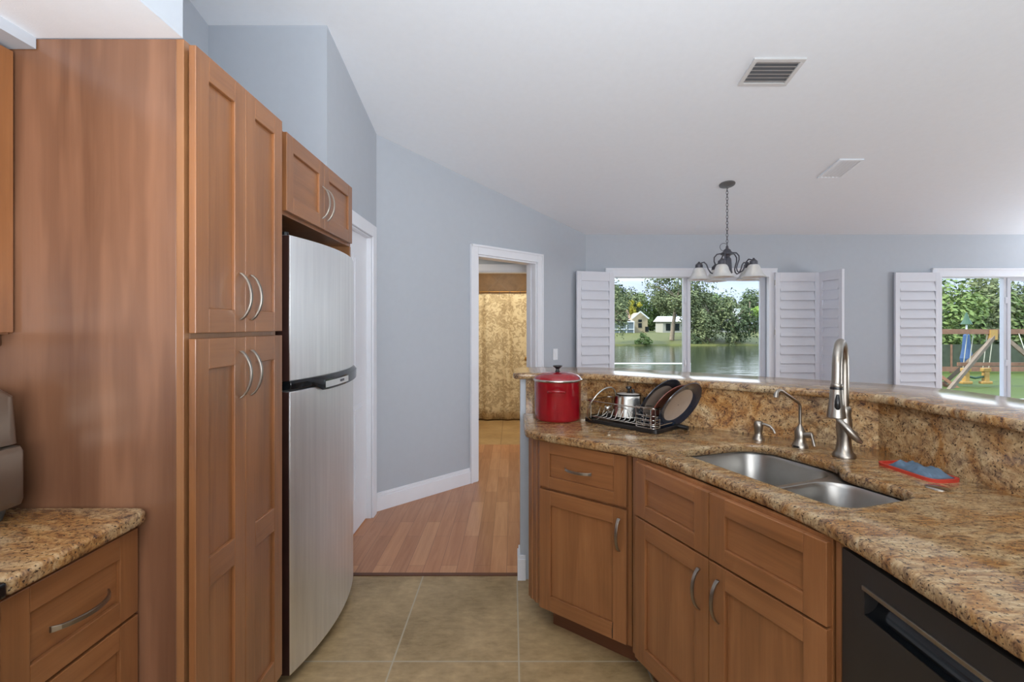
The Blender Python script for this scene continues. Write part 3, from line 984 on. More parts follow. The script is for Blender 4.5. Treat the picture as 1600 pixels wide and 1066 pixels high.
# ---- refrigerator
fr = thing('refrigerator', 'stainless top-freezer refrigerator with dark sides', 'refrigerator', (-0.90, 1.845, 0), R(90))
FW = 0.74
mb = MB(); mb.box(0.004, FW - 0.004, 0.0, 0.66, 0.03, 1.705); mb.build('body', M['fridge_side'], fr, bevel=0.004)
mb = MB(); mb.box(0.03, FW - .03, 0.01, 0.5, 0.0, 0.035); mb.build('base', M['black_plastic'], fr)
def fridge_front(x): return -0.062 - 0.052 * (1 - (2 * x / FW - 1) ** 2)
def fdoor(z0, z1, name):
    mb = MB(); n = 24; loops = []
    prof = [(0.0, -0.006)] + [(FW * i / n, fridge_front(FW * i / n)) for i in range(n + 1)] + [(FW, -0.006)]
    for z in (z0, z1):
        loops.append([(x, y, z) for x, y in prof])
    mb.loft(loops)
    mb.mi[0] = 1; mb.mi[len(prof) - 2] = 1
    return mb.build(name, [M['stainless'], M['fridge_side']], fr, bevel=0.004, smooth=35)
dl = fdoor(0.055, 1.128, 'lower_door'); du = fdoor(1.166, 1.72, 'freezer_door')
mb = MB()
prof = []
for i in range(17):
    x = FW * i / 16
    prof.append((x, fridge_front(x)))
# black grip band between the doors, deepening towards the far end
lo = [(x, y - 0.003 - (0.016 if x > 0.15 else 0.003)) for x, y in prof]
vs = []; fs = []
for i, (x, y) in enumerate(prof):
    drop = 0.0 if x < 0.14 else 0.028 * min(1, (x - 0.14) / 0.05)
    for yy, zz in ((y + .05, 1.166), (y - .004, 1.168), (y - .018 if x > .14 else y - .006, 1.152), (y - .016 if x > .14 else y - .005, 1.136 - drop), (y + .05, 1.13 - drop * 0)):
        vs.append((x, yy, zz))
for i in range(16):
    for k in range(5):
        fs.append((i * 5 + k, i * 5 + (k + 1) % 5, (i + 1) * 5 + (k + 1) % 5, (i + 1) * 5 + k))
fs += [(4, 3, 2, 1, 0), tuple(16 * 5 + k for k in range(5))]
mb.add(vs, fs)
hb = mb.build('handle', M['black_gloss'], fr, bevel=0.002, smooth=40)
mb = MB()
vs = []
for i in range(9):
    x = 0.2 + 0.26 * i / 8; y = fridge_front(x)
    for zz in (1.118, 1.145): vs.append((x, y - .0185 - (.0006), zz))
mb.add(vs, [(2 * i, 2 * i + 2, 2 * i + 3, 2 * i + 1) for i in range(8)])
mb.build('steel_insert', M['stainless'], hb)
mb = MB(); x = 0.365; y = fridge_front(x)
mb.box(x - .022, x + .022, y - .0215, y - .018, 1.128, 1.138); mb.build('emblem', M['bronze'], hb)
mb = MB(); mb.tube([(0.03, -.03, 1.72), (0.03, -.03, 1.735)], .014, 10); mb.box(.02, .07, -.03, .03, 1.706, 1.73); mb.build('hinge_cover', M['black_plastic'], fr)

# ---- near left run: wall cabinet, base cabinet, counter, range
wc = thing('wall_cabinet', 'brown wall cabinet at the left edge beside the pantry', 'cabinet', (-1.322, 0.70, 0), R(90))
mb = MB(); mb.box(0, 0.585, 0.0, 0.32, 1.355, 2.10); mb.build('carcass', M['wood_v'], wc, bevel=0.001)
dr = shaker('door', wc, 0.295, 1.36, 0.285, 0.735)
dr = shaker('door', wc, 0.005, 1.36, 0.285, 0.735)
mb = MB(); mb.box(0.0, 0.585, 0.02, 0.045, 1.325, 1.355); mb.build('light_rail', M['wood_dark'], wc)

bc = thing('base_cabinet', 'brown drawer base cabinet under the left granite counter', 'cabinet', (-0.997, 0.93, 0), R(90))
BW = 0.357
mb = MB(); mb.box(0, BW, 0, 0.64, 0.1, 0.864); mb.build('carcass', M['wood_v'], bc, bevel=0.001)
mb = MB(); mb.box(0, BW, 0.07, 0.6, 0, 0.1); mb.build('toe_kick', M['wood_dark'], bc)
for z0, z1 in ((0.632, 0.85), (0.375, 0.624), (0.112, 0.367)):
    dr = shaker('drawer', bc, 0.006, z0, BW - 0.012, z1 - z0, st=0.058, rl=0.055)
    pull(dr, (BW / 2, (z0 + z1) / 2 - .005), 0.15, 'x', y=-.019)
o = slab('countertop', fillet([(-1.648, 0.925), (-0.948, 0.925), (-0.948, 1.286), (-1.648, 1.286)], [0, 0.01, 0.035, 0]), [], 0.866, 0.902, 0.010, M['granite_left'])
tag(o, 'granite countertop on the left between range and pantry', 'countertop')

rg = thing('range', 'black range at the left edge, only its corner showing', 'range', (-0.94, 0.138, 0), R(90))
mb = MB(); mb.box(0, 0.77, 0.02, 0.70, 0.02, 0.895); mb.build('body', M['black_plastic'], rg, bevel=0.004)
mb = MB(); mb.box(0, 0.77, -0.006, 0.70, 0.875, 0.905); mb.build('cooktop', M['black_gloss'], rg, bevel=0.006, seg=3)
mb = MB(); mb.box(0.02, 0.75, -0.01, 0.02, 0.2, 0.74); mb.build('oven_door', M['black_gloss'], rg, bevel=0.004)
mb = MB(); mb.tube([(0.06, -.05, .70), (0.71, -.05, .70)], .011, 10); mb.box(.06, .08, -.05, -.01, .69, .71); mb.box(.69, .71, -.05, -.01, .69, .71); mb.build('handle', M['black_plastic'], rg)

# counter-top appliance at the left edge
ap = thing('countertop_appliance', 'grey countertop appliance with rounded steel front on the left counter', 'appliance', (-1.235, 0.97, 0.902), R(90))
def rrect(x0, x1, y0, y1, r, z, n=5):
    return [(x, y, z) for x, y in fillet([(x0, y0), (x1, y0), (x1, y1), (x0, y1)], r, n)]
mb = MB(); mb.loft([rrect(0.005, .245, .008, .25, .04, 0.0), rrect(0.0, .25, .0, .255, .05, .02), rrect(0, .25, 0, .255, .05, .175), rrect(.004, .246, .012, .25, .05, .18)])
mb.build('body', M['appliance_grey'], ap, smooth=40)
mb = MB(); mb.loft([rrect(.0, .268, .002, .25, .03, .182), rrect(.004, .264, .008, .245, .03, .30), rrect(.02, .25, .024, .235, .03, .318)])
mb.build('top_housing', M['appliance_steel'], ap, smooth=40)
mb = MB(); mb.loft([rrect(.02, .252, -.02, .03, .02, .035), rrect(.02, .252, -.026, .03, .02, .05), rrect(.02, .252, -.026, .03, .02, .165), rrect(.02, .252, -.018, .03, .02, .178)])
mb.build('drawer_front', M['appliance_steel'], ap, smooth=40)
mb = MB(); mb.box(.11, .14, -.06, -.02, .08, .12); mb.build('drawer_grip', M['appliance_grey'], ap, bevel=.006)

# ------------------------------------------------------------------ peninsula
CT0, CT1 = 0.868, 0.905
# end cabinet
A = Vector((0.135, 2.225)); B = Vector((0.468, 1.955)); ang = math.atan2(B.y - A.y, B.x - A.x); LE = (B - A).length
ec = thing('end_cabinet', 'brown end cabinet with one drawer and one door below the dish rack', 'cabinet', (A.x, A.y, 0), ang)
mb = MB(); mb.prism([(0.0, 0.0), (LE + .012, 0.0), (LE + .012, 0.28), (0.12, 0.40), (-0.03, 0.14), (-0.03, 0.02)], 0.1, CT0 - .001); mb.build('carcass', M['wood_v'], ec)
mb = MB(); mb.prism([(0.02, 0.065), (LE, 0.065), (LE, 0.25), (0.12, 0.3)], 0.0, 0.1); mb.build('toe_kick', M['wood_dark'], ec)
dr = shaker('drawer', ec, 0.0, 0.655, LE - .004, 0.203, st=0.055, rl=0.05); pull(dr, (LE / 2 - .01, 0.757), 0.13, 'x', rise=.026)
dr = shaker('door', ec, 0.0, 0.108, LE - .004, 0.535, st=0.06, rl=0.065); pull(dr, (LE - .035, 0.54), 0.13, 'z', rise=.026)
mb = MB(); mb.add([(LE - .066, -.0197, .112), (LE - .063, -.0197, .112), (LE - .0625, -.0197, .150), (LE - .061, -.0197, .178), (LE - .063, -.0197, .180), (LE - .0665, -.0197, .145)], [(0, 1, 2, 3, 4, 5)])
mb.build('gouge', M['gap'], dr)
# fluted filler at the free end
mb = MB()
px = [(-0.078, 0.075)]
fl = []
for i in range(6):
    t0_ = i / 6
    fl += [(-0.103 + 0.103 * t0_, 0.0385 * (1 - t0_) - .004 * (i % 2)), (-0.103 + 0.103 * (t0_ + .12), 0.0385 * (1 - t0_ - .12) - .004 * (i % 2))]
mb.prism(fl + [(0.0, 0.03), (-0.03, 0.075), (-0.098, 0.055)], 0.1, CT0 - .001); mb.build('fluted_filler', M['wood_v'], ec)
# a pull on the free end, seen from the side
mb = MB()
pts = []
for i in range(13):
    t_ = i / 12
    pts.append((-0.100 - 0.030 * math.sin(math.pi * t_) ** .8, 0.085, 0.745 + 0.115 * t_))
mb.tube(pts, 0.004, 8); mb.build('end_pull', M['bronze'], ec, smooth=40)
# end panel towards the opening
mb = MB(); mb.prism([(-0.100, 0.056), (-0.05, 0.075), (0.03, 0.19), (-0.01, 0.20)], 0.1, CT0 - .001); mb.build('end_panel', M['wood_edge'], ec)

# sink cabinet
S0 = Vector((0.487, 1.885)); S1 = Vector((0.772, 1.178)); ang = math.atan2(S1.y - S0.y, S1.x - S0.x); LS = (S1 - S0).length
sc = thing('sink_cabinet', 'brown sink base cabinet with two doors and two false drawer fronts', 'cabinet', (S0.x, S0.y, 0), ang)
mb = MB(); mb.box(0.0, LS, 0.0, 0.018, 0.1, CT0 - .001); mb.prism([(0.02, .018), (LS - .02, .018), (LS - .02, .5), (.25, .52), (.05, .2)], 0.1, 0.6); mb.build('carcass', M['wood_v'], sc)
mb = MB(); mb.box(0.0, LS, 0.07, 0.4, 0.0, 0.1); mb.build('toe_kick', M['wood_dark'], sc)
mb = MB(); mb.box(-0.035, -0.002, -0.002, 0.018, 0.1, CT0 - .001); mb.build('corner_stile', M['wood_v'], sc, bevel=.002)
hw = LS / 2
for xa, xb, hs in ((0.002, hw - .0015, hw - .04), (hw + .0015, LS - .002, hw + .04)):
    shaker('false_drawer', sc, xa, 0.655, xb - xa, 0.203, st=0.062, rl=0.052)
    dr = shaker('door', sc, xa, 0.108, xb - xa, 0.54, st=0.062, rl=0.065); pull(dr, (hs, 0.54), 0.13, 'z', rise=.026)

# dishwasher
dwz = 0.858
dwr = thing('dishwasher', 'black dishwasher with pocket handle under the granite counter', 'dishwasher', (0.795, 1.152, 0), R(-90))
mb = MB(); mb.box(0.003, 0.597, 0.022, 0.58, 0.1, dwz); mb.build('tub', M['black_plastic'], dwr)
mb = MB(); hx0, hx1, hz0, hz1 = 0.075, 0.525, 0.742, 0.80
for a, b, c_, d_ in ((0.003, hx0, .11, dwz), (hx1, .597, .11, dwz), (hx0, hx1, .11, hz0), (hx0, hx1, hz1, dwz)):
    mb.box(a, b, -0.02, 0.022, c_, d_)
mb.build('door_panel', M['dw_black'], dwr)
mb = MB()
vs = []
for x in (hx0, hx1):
    for k in range(7):
        t_ = k / 6
        vs.append((x, -0.019 + 0.036 * math.sin(t_ * math.pi / 2), hz0 + 0.002 + (hz1 - hz0 - .004) * (1 - math.cos(t_ * math.pi / 2))))
mb.add(vs, [(i, i + 1, 8 + i, 7 + i) for i in range(6)])
mb.build('pocket', M['black_gloss'], dwr, smooth=60)
mb = MB(); mb.box(hx0 - .004, hx1 + .004, -0.0235, -0.012, hz1 - .004, hz1 + .006); mb.build('chrome_strip', M['nickel'], dwr, bevel=.001)
mb = MB(); mb.box(0.01, 0.59, 0.06, 0.5, 0.0, 0.1); mb.build('kick_plate', M['black_plastic'], dwr)
# stile between the sink cabinet and the dishwasher
mb = MB(); mb.box(0.776, 0.80, 1.156, 1.172, 0.1, CT0 - .001)
tag(mb.build('filler_strip', M['wood_edge']), 'narrow brown filler strip between sink cabinet and dishwasher', 'filler strip')

# knee wall, backsplash
SPL = [Vector((0.075, 2.635)), Vector((0.405, 2.635)), Vector((1.395, 1.865)), Vector((1.415, -0.6))]
def offset(poly, d):
    out = []
    for i, p in enumerate(poly):
        ds = []
        if i > 0: ds.append((poly[i] - poly[i - 1]).normalized())
        if i < len(poly) - 1: ds.append((poly[i + 1] - poly[i]).normalized())
        ns = [Vector((-q.y, q.x)) for q in ds]
        n = sum(ns, Vector((0, 0))).normalized()
        out.append(p + n * d / max(0.3, n.dot(ns[0])))
    return out
sp1 = offset(SPL, 0.02); kw = offset(SPL, 0.14)
BS = sp1[:]; BS[0] = Vector((0.045, 2.655)); KE = kw[:]; KE[0] = Vector((0.045, 2.775))
mb = MB(); mb.prism([tuple(p) for p in BS] + [tuple(p) for p in reversed(KE)], 0, 1.089)
struct(mb.build('wall_peninsula', M['wall']), 'low blue grey wall carrying the raised granite bar')
mb = MB(); mb.prism([(0.030, 2.64), (0.075, 2.64), (0.075, 2.655), (0.045, 2.655), (0.045, 2.775), (0.030, 2.775)], 0, 0.115)
mb.prism([(0.036, 2.645), (0.075, 2.645), (0.075, 2.655), (0.045, 2.655), (0.045, 2.775), (0.036, 2.775)], 0.115, 0.135)
struct(mb.build('baseboard_peninsula', M['trim'], bevel=.002), 'white baseboard at the end of the low bar wall', 'baseboard')
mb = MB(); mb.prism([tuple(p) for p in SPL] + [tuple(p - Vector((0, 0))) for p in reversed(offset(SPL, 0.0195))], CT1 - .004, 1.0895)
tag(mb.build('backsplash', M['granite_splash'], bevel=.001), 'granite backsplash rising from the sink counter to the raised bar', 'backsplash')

# raised bar top
fe = offset(SPL, -0.032)
be = [Vector((0.02, 3.02)), Vector((0.60, 3.0)), Vector((1.78, 2.04)), Vector((1.84, -0.6))]
poly = [(0.005, 2.605)] + [tuple(p) for p in fe[1:]] + [tuple(p) for p in reversed(be)]
bar = slab('bar_top', fillet(poly, [0.05, 0.12, 0.12, 0, 0, 0.2, 0.2, 0.08], 8), [], 1.09, 1.122, 0.011, M['granite_bar'])
tag(bar, 'raised polished granite bar top along the peninsula', 'bar top')

# sink counter
U = (S1 - S0).normalized(); V = Vector((-U.y, U.x))
SO = Vector((0.617, 1.862))
def uv(u, v):
    p = SO + U * u + V * v
    return (p.x, p.y)
hole = [(0.0, 0.0), (0.645, 0.0), (0.660, 0.312), (0.415, 0.322), (0.355, 0.395), (0.02, 0.395)]
hole = fillet([uv(*q) for q in hole], [.05, .07, .09, .06, .09, .13], 8)
front = [(0.058, 2.22), (0.125, 2.150), (0.27, 2.035), (0.452, 1.912), (0.520, 1.815), (0.600, 1.640), (0.705, 1.385), (0.755, 1.215), (0.768, 1.05), (0.770, -0.6)]
outer = front + [(1.432, -0.6), (1.412, 1.873), (0.410, 2.653), (0.06, 2.653)]
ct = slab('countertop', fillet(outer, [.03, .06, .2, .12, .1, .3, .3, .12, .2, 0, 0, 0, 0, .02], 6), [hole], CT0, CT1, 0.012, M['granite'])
tag(ct, 'granite sink countertop of the peninsula with undermount sink cutout', 'countertop')

# sink: rim plate and two bowls
sk = thing('sink', 'stainless double-bowl undermount sink in the granite counter', 'sink', (SO.x, SO.y, 0), math.atan2(U.y, U.x))
b1 = (-0.004, 0.362, -0.006, 0.402); b2 = (0.385, 0.655, -0.006, 0.322)
def bowl_loop(b, ins, r, z):
    return rrect(b[0] + ins, b[1] - ins, b[2] + ins, b[3] - ins, r, z, 8)
for b in (b1, b2):
    mb = MB()
    loops = [bowl_loop(b, 0, .10, CT0 - .004), bowl_loop(b, .004, .10, CT0 - .014), bowl_loop(b, .012, .10, 0.72), bowl_loop(b, .022, .09, 0.69), bowl_loop(b, .05, .07, 0.675)]
    mb.loft(loops, cap0=False, cap1=True)
    mb.build('bowl', M['sink_steel'], sk, smooth=50, recalc=False)
    mb = MB(); cx, cy = (b[0] + b[1]) / 2, (b[2] + b[3]) / 2 + .03
    mb.lathe([(0.045, .675), (0.045, .679), (0.036, .680), (0.03, .676), (0.005, .676)], 20, Matrix.Translation((cx, cy, 0)))
    mb.build('drain', M['steel'], sk, smooth=40)
rim = fillet([(-0.018, -0.02), (0.672, -0.02), (0.672, 0.34), (0.42, 0.34), (0.375, 0.418), (-0.018, 0.418)], [.08, .08, .08, .03, .06, .1], 6)
slab('rim', rim, [[(x, y) for x, y, z in bowl_loop(b, -0.0, .10, 0)] for b in (b1, b2)], CT0 - .009, CT0 - .001, 0.003, M['sink_steel'], sk, 2)

# ------------------------------------------------------------------ faucet, filter tap, soap pump
fa = thing('faucet', 'tall brushed nickel pull-down faucet behind the sink', 'faucet', (1.195, 1.762, CT1), math.atan2(-0.75, -0.66))
mb = MB()   # local +x points over the sink towards the viewer
mb.lathe([(0.036, 0), (0.037, .006), (0.033, .014), (0.027, .022), (0.0235, .045), (0.022, .07), (0.0245, .095), (0.026, .115), (0.024, .135), (0.021, .155), (0.0235, .17), (0.021, .178), (0.0145, .185)], 28)
mb.build('body', M['nickel'], fa, smooth=50)
mb = MB(); pts = [(0, 0, .175), (0, 0, .24), (-.002, 0, .30)]
cxr = 0.078
for i in range(15):
    a_ = math.pi - math.pi * i / 14 * 0.97
    pts.append((cxr + cxr * math.cos(a_), 0, .335 + 0.078 * math.sin(a_)))
pts += [(0.160, 0, .30), (0.164, 0, .278)]
mb.tube(pts, [0.0155] * 3 + [0.0150] * 15 + [0.0155, 0.016], 18)
mb.build('gooseneck', M['nickel'], fa, smooth=60)
mb = MB()
T = Matrix.Translation((0.164, 0, 0.279)) @ Matrix.Rotation(R(176), 4, 'Y')
mb.lathe([(0.0165, 0), (0.0185, .004), (0.0185, .010), (0.0165, .014), (0.019, .022), (0.021, .05), (0.025, .085), (0.028, .108), (0.028, .113), (0.022, .116)], 26, T)
sh = mb.build('spray_head', M['nickel'], fa, smooth=45)
mb = MB(); mb.tube([(.185, .006, .245), (.190, .006, .225), (.191, .006, .205), (.186, .006, .188)], [.004, .008, .009, .004], 10); mb.build('spray_button', M['black_plastic'], sh, smooth=60)
mb = MB(); mb.lathe([(0.0192, .012), (0.0196, .014), (0.0196, .018), (0.0192, .02)], 24, T); mb.build('black_ring', M['black_plastic'], sh, smooth=45)
mb = MB()
pts = [(0.020, -0.020, .142), (0.029, -0.008, .130), (0.031, 0.012, .110), (0.026, 0.030, .088), (0.018, 0.044, .070), (0.014, 0.054, .062)]
mb.tube(pts, [.006, .010, .012, .013, .010, .006], 14); mb.lathe([(0.012, 0), (0.014, .02), (0.008, .03)], 14, Matrix.Translation((0.005, 0.012, .085)) @ Matrix.Rotation(R(-90), 4, 'X'))
mb.build('lever', M['nickel'], fa, smooth=60)

fi = thing('filter_tap', 'slim brushed nickel filtered water tap between soap pump and faucet', 'tap', (1.118, 1.90, CT1), math.atan2(-0.50, -0.85))
mb = MB(); mb.lathe([(0.028, 0), (0.0285, .010), (0.024, .016), (0.020, .022), (0.0185, .040), (0.020, .060), (0.014, .074), (0.008, .084), (0.006, .09)], 24); mb.build('body', M['nickel'], fi, smooth=50)
mb = MB(); pts = [(0, 0, .08), (0, 0, .13), (0, 0, .158), (.004, 0, .168), (.012, 0, .175), (.07, 0, .202), (.12, 0, .226), (.135, 0, .2305), (.148, 0, .229), (.157, 0, .220), (.160, 0, .206)]
mb.tube(pts, [.0055] * 8 + [.0058, .0075, .0085], 12); mb.build('spout', M['nickel'], fi, smooth=60)
mb = MB(); mb.lathe([(0.011, 0), (0.012, .028), (0.010, .034)], 14, Matrix.Translation((0, 0.012, .05)) @ Matrix.Rotation(R(-80), 4, 'X'))
mb.tube([(0.004, 0.044, .062), (0.010, .052, .045), (.012, .06, .018)], [.005, .0055, .005], 10); mb.build('lever', M['nickel'], fi, smooth=50)
mb = MB(); mb.box(.024, .030, -.011, .011, .003, .010); mb.build('indicator', M['black_plastic'], fi, bevel=.002)

so = thing('soap_dispenser', 'short brushed nickel soap pump at the left of the taps', 'soap dispenser', (1.022, 2.03, CT1), math.atan2(-0.75, 0.66))
mb = MB(); mb.lathe([(0.024, 0), (0.024, .005), (0.018, .012), (0.0145, .028), (0.0165, .04), (0.018, .052), (0.019, .062), (0.016, .074), (0.008, .079)], 22); mb.build('body', M['nickel'], so, smooth=50)
mb = MB(); mb.tube([(0.0, 0, .066), (.025, 0, .066), (.045, 0, .062), (.058, 0, .05), (.064, 0, .036)], [.006, .006, .0055, .005, .0045], 10); mb.build('spout', M['nickel'], so, smooth=60)

# ------------------------------------------------------------------ red tray with cloth, round cap
rt = thing('sponge_tray', 'red silicone sponge tray on the counter right of the faucet', 'tray', (1.302, 1.575, CT1), R(-84))
base = fillet([(-.105, -.05), (.105, -.05), (.105, .05), (-.105, .05)], .03)
mb = MB(); mb.loft([[(x, y, 0) for x, y in base], [(x, y, .004) for x, y in base]]); mb.build('base', M['red_tray'], rt)
mb = MB(); inn = [(x * .93, y * .88) for x, y in base]
mb.loft([[(x, y, .003) for x, y in base], [(x * 1.01, y * 1.02, .010) for x, y in base], [(x, y, .010) for x, y in inn], [(x, y, .004) for x, y in inn]], False, False); mb.build('rim', M['red_tray'], rt, smooth=40)
cl = []
mb = MB()
nx_, ny_ = 18, 10
vs = []
for lay in (0, 1):
    for j in range(ny_ + 1):
        for i in range(nx_ + 1):
            u = i / nx_; v = j / ny_
            x = -.066 + .150 * u; y = -.038 + .074 * v + .006 * math.sin(u * 7)
            edge = min(u, 1 - u, v, 1 - v)
            h = min(1, edge * 6)
            z = 0.0045 if lay == 0 else 0.008 + h * (.017 + .007 * math.sin(9 * u + 5 * v) * math.sin(4 * v + 2 * u) + .003 * math.sin(23 * u - 9 * v))
            vs.append((x, y, z))
N1 = (nx_ + 1) * (ny_ + 1); fs = []
idx = lambda i, j, l: l * N1 + j * (nx_ + 1) + i
for j in range(ny_):
    for i in range(nx_):
        fs.append((idx(i, j, 1), idx(i + 1, j, 1), idx(i + 1, j + 1, 1), idx(i, j + 1, 1)))
        fs.append((idx(i, j + 1, 0), idx(i + 1, j + 1, 0), idx(i + 1, j, 0), idx(i, j, 0)))
for i in range(nx_):
    fs.append((idx(i, 0, 0), idx(i + 1, 0, 0), idx(i + 1, 0, 1), idx(i, 0, 1))); fs.append((idx(i, ny_, 1), idx(i + 1, ny_, 1), idx(i + 1, ny_, 0), idx(i, ny_, 0)))
for j in range(ny_):
    fs.append((idx(0, j, 1), idx(0, j + 1, 1), idx(0, j + 1, 0), idx(0, j, 0))); fs.append((idx(nx_, j, 0), idx(nx_, j + 1, 0), idx(nx_, j + 1, 1), idx(nx_, j, 1)))
mb.add(vs, fs)
o = mb.build('dish_cloth', M['cloth_blue'], smooth=60, loc=(1.302, 1.575, CT1)); o.rotation_euler = (0, 0, R(-84))
tag(o, 'folded blue grey dish cloth lying in the red tray', 'cloth')
mb = MB(); mb.lathe([(0.030, 0), (0.030, .002), (0.026, .004), (0.012, .0055), (0.002, .006)], 26)
o = mb.build('hole_cover', M['steel'], smooth=40, loc=(1.238, 1.425, CT1)); tag(o, 'round steel hole cover on the counter in front of the red tray', 'hole cover')

# ------------------------------------------------------------------ red stock pot
pt = thing('stock_pot', 'red enamel stock pot with lid at the end of the counter', 'pot', (0.231, 2.482, CT1), R(6))
mb = MB()
mb.lathe([(0.108, 0), (0.114, .004), (0.117, .014), (0.118, .19), (0.121, .197), (0.119, .199), (0.115, .197), (0.114, .02), (0.02, .012)], 48); mb.build('body', M['red_enamel'], pt, smooth=40)
mb = MB(); mb.lathe([(0.1195, .193), (0.1245, .196), (0.1255, .2), (0.1245, .204), (0.118, .206)], 48, cap=False); mb.build('steel_rim', M['steel'], pt, smooth=60)
mb = MB(); mb.lathe([(0.121, .203), (0.116, .214), (0.10, .225), (0.07, .234), (0.03, .238), (0.004, .239)], 48)
ld = mb.build('lid', M['red_enamel'], pt, smooth=50)
mb = MB(); mb.lathe([(0.017, .237), (0.010, .243), (0.009, .252), (0.017, .261), (0.024, .265), (0.024, .269), (0.018, .271)], 24); mb.build('knob', M['black_plastic'], ld, smooth=45)
for s in (-1, 1):
    mb = MB(); pts = []
    for i in range(11):
        a_ = R(-20 + 4 * i); rr = 0.118 + 0.030 * math.sin(math.pi * i / 10) ** .5
        zz = 0.150 + 0.006 * math.sin(math.pi * i / 10)
        ang_ = a_ + (R(-104) if s > 0 else R(76))
        pts.append((rr * math.cos(ang_), rr * math.sin(ang_), zz))
    mb.tube(pts, .006, 10); mb.build('side_handle', M['red_enamel'], pt, smooth=60)

# ------------------------------------------------------------------ dish rack and dishes
RL, RWd = 0.405, 0.200
rk = thing('dish_rack', 'chrome wire dish rack on a black drip tray beside the red pot', 'dish rack', (0.352, 2.415, CT1), math.atan2(-0.74, 0.67))
trp = fillet([(0, 0), (RL, 0), (RL, RWd), (0, RWd)], .025, 5)
mb = MB()
mb.loft([[(x, y, .002) for x, y in trp], [(x, y, .007) for x, y in trp]])
ins = [(RL / 2 + (x - RL / 2) * .96, RWd / 2 + (y - RWd / 2) * .93) for x, y in trp]
mb.loft([[(x, y, .002) for x, y in trp], [(x, y, .019) for x, y in trp], [(x, y, .019) for x, y in ins], [(x, y, .006) for x, y in ins]], False, False)
mb.build('drip_tray', M['black_soft'], rk, bevel=.002)
mb = MB(); mb.tube([(RL - .06, RWd - .012, .012), (RL + .0, RWd - .012, .012), (RL + .045, RWd - .012, .010)], [.012, .011, .010], 8); mb.build('drain_lip', M['black_soft'], rk)
mb = MB()
r0, m0 = .0022, .016
def ring(z, ins_):
    q = fillet([(ins_, ins_), (RL - ins_, ins_), (RL - ins_, RWd - ins_), (ins_, RWd - ins_)], .03, 5)
    return [(x, y, z) for x, y in q]
mb.tube(ring(.028, .018), r0 * 1.2, 6, True); mb.tube(ring(.105, .010), r0 * 1.35, 6, True)
for x in (m0 + .02, RL - m0 - .02):
    for y in (.014, RWd - .014):
        mb.tube([(x, y, .018), (x, y, .105)], r0, 6)
mb.build('frame', M['wire'], rk, smooth=60)
for i in range(13):
    x = .045 + i * (RL - .09) / 12
    mb = MB(); mb.tube([(x, .018, .028), (x + .004, .05, .030), (x + .012, .062, .072), (x + .016, .072, .032), (x + .010, .12, .030), (x + .012, .14, .072), (x + .014, .152, .030), (x, RWd - .018, .028)], r0 * .85, 6)
    mb.build('tine', M['wire'], rk, smooth=60)
mb = MB()   # cutlery basket hanging on the near corner
cx0, cx1, cy0, cy1 = RL - .105, RL - .008, -.006, .05
for z in (.024, .042, .060, .078):
    mb.tube([(x, y, z) for x, y in fillet([(cx0, cy0), (cx1, cy0), (cx1, cy1), (cx0, cy1)], .012, 4)], r0 * .9, 6, True)
mb.tube([(x, y, .112) for x, y in fillet([(cx0, cy0), (cx1, cy0), (cx1, cy1), (cx0, cy1)], .012, 4)], r0, 6, True)
for x, y in ((cx0, cy0 + .01), (cx0 + .045, cy0), (cx1, cy0 + .01), (cx1, cy1 - .01), (cx0, cy1 - .01)):
    mb.tube([(x, y, .022), (x, y, .113)], r0 * .9, 6)
mb.build('cutlery_basket', M['wire'], rk, smooth=60)

ru = Vector((0.67, -0.74, 0)).normalized(); rv = Vector((0.74, 0.67, 0)).normalized(); ro = Vector((0.352, 2.415, CT1))
def rp(u, v, z): return ro + ru * u + rv * v + Vector((0, 0, z))
def orient(loc, nrm, up=(0, 0, 1)):
    z = Vector(nrm).normalized(); x = Vector(up).cross(z).normalized(); y = z.cross(x)
    m = Matrix((x, y, z)).transposed().to_4x4(); m.translation = loc
    return m
def place_matrix(o, m):
    o.matrix_world = m
    o.rotation_mode = 'XYZ'
# plates leaning in the rack
pn = Vector((0.50, -0.70, -0.50))
def plate(px_, py_, pz_, rad, rimmat, cenmat, label, nrm=pn):
    t = thing('plate', label, 'plate', group='plates standing in the dish rack')
    mb = MB(); mb.lathe([(0.02, 0), (rad * .62, 0), (rad * .68, .004), (rad * .97, .014), (rad, .016), (rad * .99, .0185), (rad * .70, .009), (rad * .66, .006)], 40, cap=False)
    mb.lathe([(0.001, .0), (0.02, 0)], 40, cap=False)
    mb.build('rim', M[rimmat], t, smooth=50)
    mb = MB(); mb.lathe([(rad * .67, .0065), (rad * .64, .0045), (0.002, .0042)], 40, cap=False); mb.build('centre', M[cenmat], t, smooth=50)
    place_matrix(t, orient(Vector((px_, py_, pz_)), nrm))
    return t
plate(.742, 2.195, 1.024, .130, 'navy', 'plate_centre', 'front navy-rimmed plate with beige centre leaning in the dish rack')
plate(.706, 2.220, 1.018, .122, 'plate_red', 'plate_red', 'brick red plate leaning between the two navy plates')
plate(.668, 2.248, 1.034, .130, 'navy', 'plate_centre', 'rear navy-rimmed plate leaning behind the red plate')
